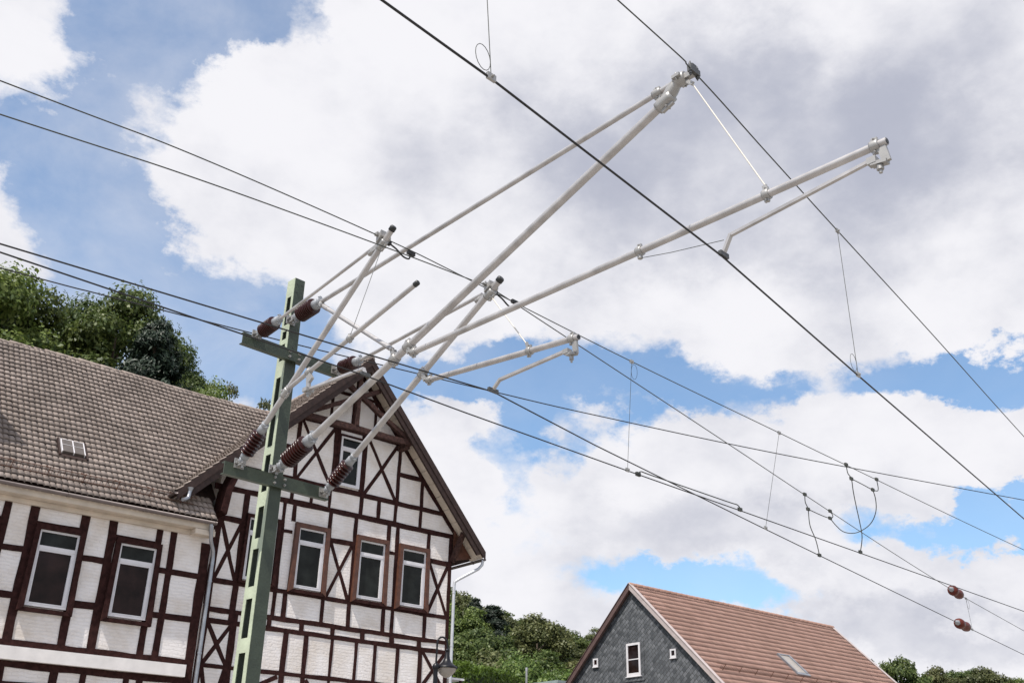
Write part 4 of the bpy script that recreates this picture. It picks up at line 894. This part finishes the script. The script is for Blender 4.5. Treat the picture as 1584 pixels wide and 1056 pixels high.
# clipped hedge running up the bank behind the station garden
rs = np.random.RandomState(77); P = []; Nn = []
h0, h1 = Vector((25.2, 33.8, 0)), Vector((36.0, 41.8, 0)); hd = (h1 - h0)
hb0 = h0; L = hd.length; u = hd.normalized(); s_ = Vector((u.y, -u.x, 0))
def htop(t): return float(np.interp(t, [0, .04, .075, .11, .17, .5, .8, 1], [7.2, 7.25, 6.95, 7.1, 7.33, 7.68, 7.75, 7.7])) + .03 * math.sin(t * 60)
for i in range(14000):
    t = rs.uniform(0, 1); f = rs.randint(0, 3); zt = htop(t)
    if f == 0: q = (rs.uniform(-.55, .55), zt); nrm = (0, 0, 1)
    else: q = (.6 if f == 1 else -.6, rs.uniform(2.5, zt) if rs.rand() < .85 else zt - rs.rand() * .3); nrm = tuple(s_ * (1 if f == 1 else -1))
    if i < 900: t = rs.normal() * .004; q = (rs.uniform(-.55, .55), rs.uniform(4, 7.2)); nrm = tuple(-u)
    p = h0 + hd * t + s_ * (q[0] + rs.normal() * .05); P.append((p.x, p.y, q[1] + rs.normal() * .06)); Nn.append(nrm)
hroot = thing('hedge', 'clipped bright green hedge sloping down behind the lamp and timbered house corner', 'hedge', h0)
me = leafmesh('foliage', np.array(P) - np.array(h0)[None], Nn, .085, rs, M['hedge']); o = bpy.data.objects.new('foliage', me); C.objects.link(o); o.parent = hroot
b = B()
for i in range(12):
    p = h0 + hd * ((i + .5) / 12); b.tube([p, p + Vector((0, 0, 3.5)), p + Vector((.05, .05, 6.4))], [.06, .05, .02], 6)
for i in range(1, 24):
    t0 = i / 24; t1 = (i + 1) / 24; p0 = h0 + hd * t0; p1 = h0 + hd * t1; zz = min(htop(t0), htop(t1)) - .25
    b.hexa([p0 - s_ * .42, p1 - s_ * .42, p1 + s_ * .42, p0 + s_ * .42] + [Vector((p.x, p.y, zz)) for p in (p0 - s_ * .42, p1 - s_ * .42, p1 + s_ * .42, p0 + s_ * .42)])
b.build('branches', M['hill'], hroot, h0)
# low shed between hedge and slate house, with a pole
sh = thing('flat_roofed_building', 'flat roofed building with a pale green grey roof edge left of the slate house', 'building', (39, 42, 0))
b = B(); b.box(36.6, 45.5, 40.2, 46.5, 0, 7.98); b.build('wall', M['soffit'], sh)
b = B(); b.box(36.3, 46, 39.9, 46.8, 7.98, 8.12); b.build('roof', M['shedroof'], sh)
b = B(); b.lathe((32.6, 38, 0), (32.6, 38, 8.18), [(0, .06), (.98, .05), (.985, .065), (1, .065)], 10); solo(b, 'fence_post', M['zinclight'], 'thin pale post standing at the end of the hedge', 'post', None, (32.6, 38, 0))
cn = thing('canopy', 'small flat pale canopy edge on the far side of the timbered house corner', 'canopy', (19.7, 26.6, 0))
b = B(); b.box(19.14, 19.95, 26.2, 27.4, 5.5, 5.56); b.build('roof_sheet', M['pvc'], cn)
b = B()
for yy in (26.3, 27.3): b.box(19.85, 19.92, yy - .035, yy + .035, 0, 5.5)
b.build('post', M['timber'], cn)

# ---------------------------------------------------------------- sky, sun, camera
SUN = Vector((-.491, -.156, .857)).normalized()
w = bpy.data.worlds.new('World'); bpy.context.scene.world = w; w.use_nodes = True
nt = w.node_tree; nt.nodes.clear(); Lk = nt.links.new
out = N(nt, 'ShaderNodeOutputWorld'); sky = N(nt, 'ShaderNodeTexSky', sky_type='NISHITA', sun_disc=False)
sky.sun_elevation = math.asin(SUN.z); sky.sun_rotation = math.atan2(SUN.x, SUN.y); sky.air_density = 1.0; sky.dust_density = .3; sky.ozone_density = 1.0; sky.altitude = 100
tc = N(nt, 'ShaderNodeTexCoord'); DIR = tc.outputs['Generated']
def math_(op, a, b_=None, c=None):
    n = N(nt, 'ShaderNodeMath', operation=op)
    for i, v in enumerate((a, b_, c)):
        if v is None: continue
        if isinstance(v, (int, float)): n.inputs[i].default_value = v
        else: Lk(v, n.inputs[i])
    return n.outputs[0]
def dot(v):
    n = N(nt, 'ShaderNodeVectorMath', operation='DOT_PRODUCT'); Lk(DIR, n.inputs[0]); n.inputs[1].default_value = v; return n.outputs['Value']
qx, qy, qf = dot((.7716, -.6361, 0)), dot((-.2704, -.3280, .9051)), dot((.5757, .6984, .4252))
cb = N(nt, 'ShaderNodeCombineXYZ'); Lk(qx, cb.inputs[0]); Lk(qy, cb.inputs[1])
def noise(scale, detail, rough, off, dist=0):
    m = N(nt, 'ShaderNodeVectorMath', operation='ADD'); Lk(DIR, m.inputs[0]); m.inputs[1].default_value = off
    st = N(nt, 'ShaderNodeMapping'); st.inputs['Scale'].default_value = (1, 1, 1.5); Lk(m.outputs[0], st.inputs[0])
    n = N(nt, 'ShaderNodeTexNoise'); n.inputs['Scale'].default_value = scale; n.inputs['Detail'].default_value = detail; n.inputs['Roughness'].default_value = rough; n.inputs['Distortion'].default_value = dist
    Lk(st.outputs[0], n.inputs['Vector']); return n
# cloud banks: soft lumps in the sky dome, (direction, extent, turn, weight)
wv = noise(7, 9, .65, (3.1, 1.7, 5.2)); dv = N(nt, 'ShaderNodeVectorMath', operation='SUBTRACT'); Lk(wv.outputs['Color'], dv.inputs[0]); dv.inputs[1].default_value = (.5, .5, .5)
sc_ = N(nt, 'ShaderNodeVectorMath', operation='MULTIPLY_ADD'); Lk(dv.outputs[0], sc_.inputs[0]); sc_.inputs[1].default_value = (.2, .17, 0); Lk(cb.outputs[0], sc_.inputs[2])
Q = sc_.outputs[0]
def lumps(lst):
    acc = None
    for x, y, sx, sy, rot, wt in lst:
        m = N(nt, 'ShaderNodeMapping', vector_type='TEXTURE'); m.inputs['Location'].default_value = (x, y, 0); m.inputs['Rotation'].default_value = (0, 0, R(rot)); m.inputs['Scale'].default_value = (sx, sy, 1); Lk(Q, m.inputs[0])
        g = N(nt, 'ShaderNodeTexGradient', gradient_type='SPHERICAL'); Lk(m.outputs[0], g.inputs[0])
        s2 = N(nt, 'ShaderNodeMapRange', interpolation_type='SMOOTHSTEP'); Lk(g.outputs['Fac'], s2.inputs['Value']); s2.inputs['To Max'].default_value = wt; s2.inputs['From Max'].default_value = .75
        acc = s2.outputs[0] if acc is None else math_('ADD', acc, s2.outputs[0])
    return acc
CL = [(-0.436, 0.27, 0.146, 0.091, -1, 1.2), (-0.294, 0.217, 0.155, 0.101, 19, 0.6), (-0.11, 0.218, 0.284, 0.247, -1, 1.6), (-0.147, 0.114, 0.229, 0.165, -21, 1.1), (0.124, 0.204, 0.439, 0.302, -1, 1.8), (0.386, 0.222, 0.329, 0.329, -1, 1.7), (0.129, 0.051, 0.302, 0.11, -11, 0.9), (0.407, 0.064, 0.22, 0.119, -1, 1.1), (-0.43, 0.082, 0.146, 0.046, -21, 0.8), (-0.247, 0.116, 0.137, 0.128, -1, 0.55), (-0.39, 0.124, 0.146, 0.046, -1, 0.5), (-0.056, -0.109, 0.137, 0.11, -1, 1.2), (-0.091, -0.183, 0.21, 0.11, -1, 1.1), (0.18, -0.127, 0.274, 0.128, -9, 1.8), (0.338, -0.107, 0.201, 0.101, -1, 1.5), (0.423, -0.079, 0.11, 0.064, -1, 1.0), (0.379, -0.221, 0.238, 0.082, -1, 1.8), (0.04, -0.251, 0.201, 0.073, -1, 1.2), (0.398, -0.266, 0.22, 0.046, -1, 1.1), (0.239, -0.021, 0.119, 0.037, -1, 0.5), (-0.245, -0.049, 0.137, 0.055, -1, 0.6), (0.057, -0.076, 0.055, 0.027, -1, 0.5), (-0.343, 0.185, 0.091, 0.238, -21, -1.2), (-0.325, 0.058, 0.174, 0.101, -26, -0.9), (-0.321, 0.284, 0.119, 0.082, -1, -1.2), (-0.207, 0.299, 0.082, 0.055, -1, -1.5), (-0.286, -0.007, 0.183, 0.064, -16, -0.9), (-0.408, 0.162, 0.082, 0.055, -1, -0.4), (0.031, -0.048, 0.155, 0.064, -16, -1.6), (0.106, -0.005, 0.174, 0.046, -6, -1.2), (0.21, -0.044, 0.119, 0.046, -11, -1.4), (0.137, -0.052, 0.101, 0.041, -16, -0.9), (0.284, -0.032, 0.082, 0.027, 9, -0.9), (0.37, -0.012, 0.183, 0.05, -11, -1.7), (0.437, -0.033, 0.11, 0.055, -1, -1.1), (-0.07, -0.04, 0.073, 0.037, -11, -1.2), (0.001, -0.111, 0.05, 0.073, -1, -1.6), (0.045, -0.101, 0.041, 0.055, -1, -1.0), (0.202, -0.221, 0.165, 0.041, -9, -2.0), (0.402, -0.156, 0.183, 0.041, 7, -2.5), (0.131, -0.265, 0.11, 0.027, -1, -0.4), (0.432, -0.251, 0.073, 0.032, -1, -0.7)]
GR = [(0.232, 0.173, 0.311, 0.137, -6, 0.9), (0.002, 0.161, 0.183, 0.091, -1, 0.4), (0.354, 0.246, 0.22, 0.128, -1, 0.4), (0.097, 0.089, 0.201, 0.055, -1, 0.3), (0.122, 0.25, 0.137, 0.091, -1, 0.3), (0.186, -0.166, 0.21, 0.046, -6, 0.5), (0.387, -0.242, 0.183, 0.037, -1, 0.65), (0.305, 0.059, 0.11, 0.055, -1, 0.15), (-0.083, -0.218, 0.146, 0.046, -1, 0.3), (0.22, -0.197, 0.229, 0.027, -1, 0.15)]
front = N(nt, 'ShaderNodeMapRange', interpolation_type='SMOOTHSTEP'); Lk(qf, front.inputs['Value']); front.inputs['From Min'].default_value = .55; front.inputs['From Max'].default_value = .82
n1 = noise(6.5, 14, .6, (0.3, 4.4, 1.2), .3); n2 = noise(16, 10, .6, (5.3, 2.4, 7.2)); n3 = noise(3.2, 3, .5, (9.3, 1.4, 2.2))
away = math_('MULTIPLY', math_('SUBTRACT', 1, front.outputs[0]), math_('MULTIPLY_ADD', math_('SUBTRACT', n3.outputs['Fac'], .5), 2.5, .35))
dens = math_('ADD', math_('MULTIPLY', lumps(CL), front.outputs[0]), away)
dens = math_('ADD', dens, math_('MULTIPLY', math_('SUBTRACT', n1.outputs['Fac'], .5), 3.4))
dens = math_('ADD', dens, math_('MULTIPLY', math_('SUBTRACT', n2.outputs['Fac'], .5), 1.7))
msk = N(nt, 'ShaderNodeMapRange', interpolation_type='SMOOTHSTEP'); Lk(dens, msk.inputs['Value']); msk.inputs['From Min'].default_value = -.55; msk.inputs['From Max'].default_value = .85
# body shading: thick parts and undersides go blue grey, rims stay white
n4 = noise(8.5, 9, .55, (1.3, 8.4, 3.2))
gq = math_('ADD', math_('MULTIPLY', lumps(GR), front.outputs[0]), math_('MULTIPLY', math_('SUBTRACT', n4.outputs['Fac'], .5), 2.4))
gq = math_('ADD', gq, math_('MULTIPLY', math_('SUBTRACT', n2.outputs['Fac'], .5), .7))
gm = N(nt, 'ShaderNodeMapRange', interpolation_type='SMOOTHSTEP'); Lk(gq, gm.inputs['Value']); gm.inputs['From Min'].default_value = -.3; gm.inputs['From Max'].default_value = 1.5
cc = N(nt, 'ShaderNodeMix', data_type='RGBA'); cc.inputs['A'].default_value = (.85, .845, .88, 1); cc.inputs['B'].default_value = (.44, .46, .55, 1); Lk(gm.outputs[0], cc.inputs['Factor'])
thin = N(nt, 'ShaderNodeMapRange', interpolation_type='LINEAR'); Lk(n1.outputs['Fac'], thin.inputs['Value']); thin.inputs['From Min'].default_value = .3; thin.inputs['From Max'].default_value = .7; thin.inputs['To Min'].default_value = .08; thin.inputs['To Max'].default_value = .4
vs = N(nt, 'ShaderNodeMapRange', interpolation_type='SMOOTHSTEP'); Lk(qx, vs.inputs['Value']); vs.inputs['From Min'].default_value = -.28; vs.inputs['From Max'].default_value = .1; vs.inputs['To Min'].default_value = 1.15; vs.inputs['To Max'].default_value = .35
mk = math_('MAXIMUM', msk.outputs[0], math_('MULTIPLY', thin.outputs[0], vs.outputs[0]))
tint = N(nt, 'ShaderNodeVectorMath', operation='MULTIPLY'); Lk(sky.outputs[0], tint.inputs[0]); tint.inputs[1].default_value = (.95, 1.11, 1.17)
b1 = N(nt, 'ShaderNodeBackground'); Lk(tint.outputs[0], b1.inputs['Color']); b1.inputs['Strength'].default_value = .15
b2 = N(nt, 'ShaderNodeBackground'); Lk(cc.outputs['Result'], b2.inputs['Color']); b2.inputs['Strength'].default_value = 1.0
mx = N(nt, 'ShaderNodeMixShader'); Lk(mk, mx.inputs[0]); Lk(b1.outputs[0], mx.inputs[1]); Lk(b2.outputs[0], mx.inputs[2]); Lk(mx.outputs[0], out.inputs['Surface'])
ld = bpy.data.lights.new('sun', 'SUN'); ld.energy = 5.4; ld.angle = R(.5); ld.color = (1, .95, .87)
lo = bpy.data.objects.new('sun', ld); C.objects.link(lo); lo.rotation_euler = (-SUN).to_track_quat('-Z', 'Y').to_euler(); lo.location = SUN * 60
cam = bpy.data.cameras.new('camera'); cam.sensor_width = 36; cam.lens = 36 * 1580 / 1584; cam.clip_start = .1; cam.clip_end = 3000
co = bpy.data.objects.new('camera', cam); C.objects.link(co); bpy.context.scene.camera = co
rt, dn, fw = Vector((0.766291, -0.642259, 0.017376)), Vector((0.285190, 0.315783, -0.904957)), Vector((0.575730, 0.698416, 0.425147))
mm = Matrix((( rt.x, -dn.x, -fw.x, 0), (rt.y, -dn.y, -fw.y, 0), (rt.z, -dn.z, -fw.z, 1.6), (0, 0, 0, 1))); co.matrix_world = mm
sc = bpy.context.scene; sc.view_settings.view_transform = 'Standard'; sc.view_settings.look = 'None'; sc.view_settings.exposure = .12; sc.view_settings.gamma = 1
sc.cycles.max_bounces = 8; sc.cycles.sample_clamp_indirect = 6
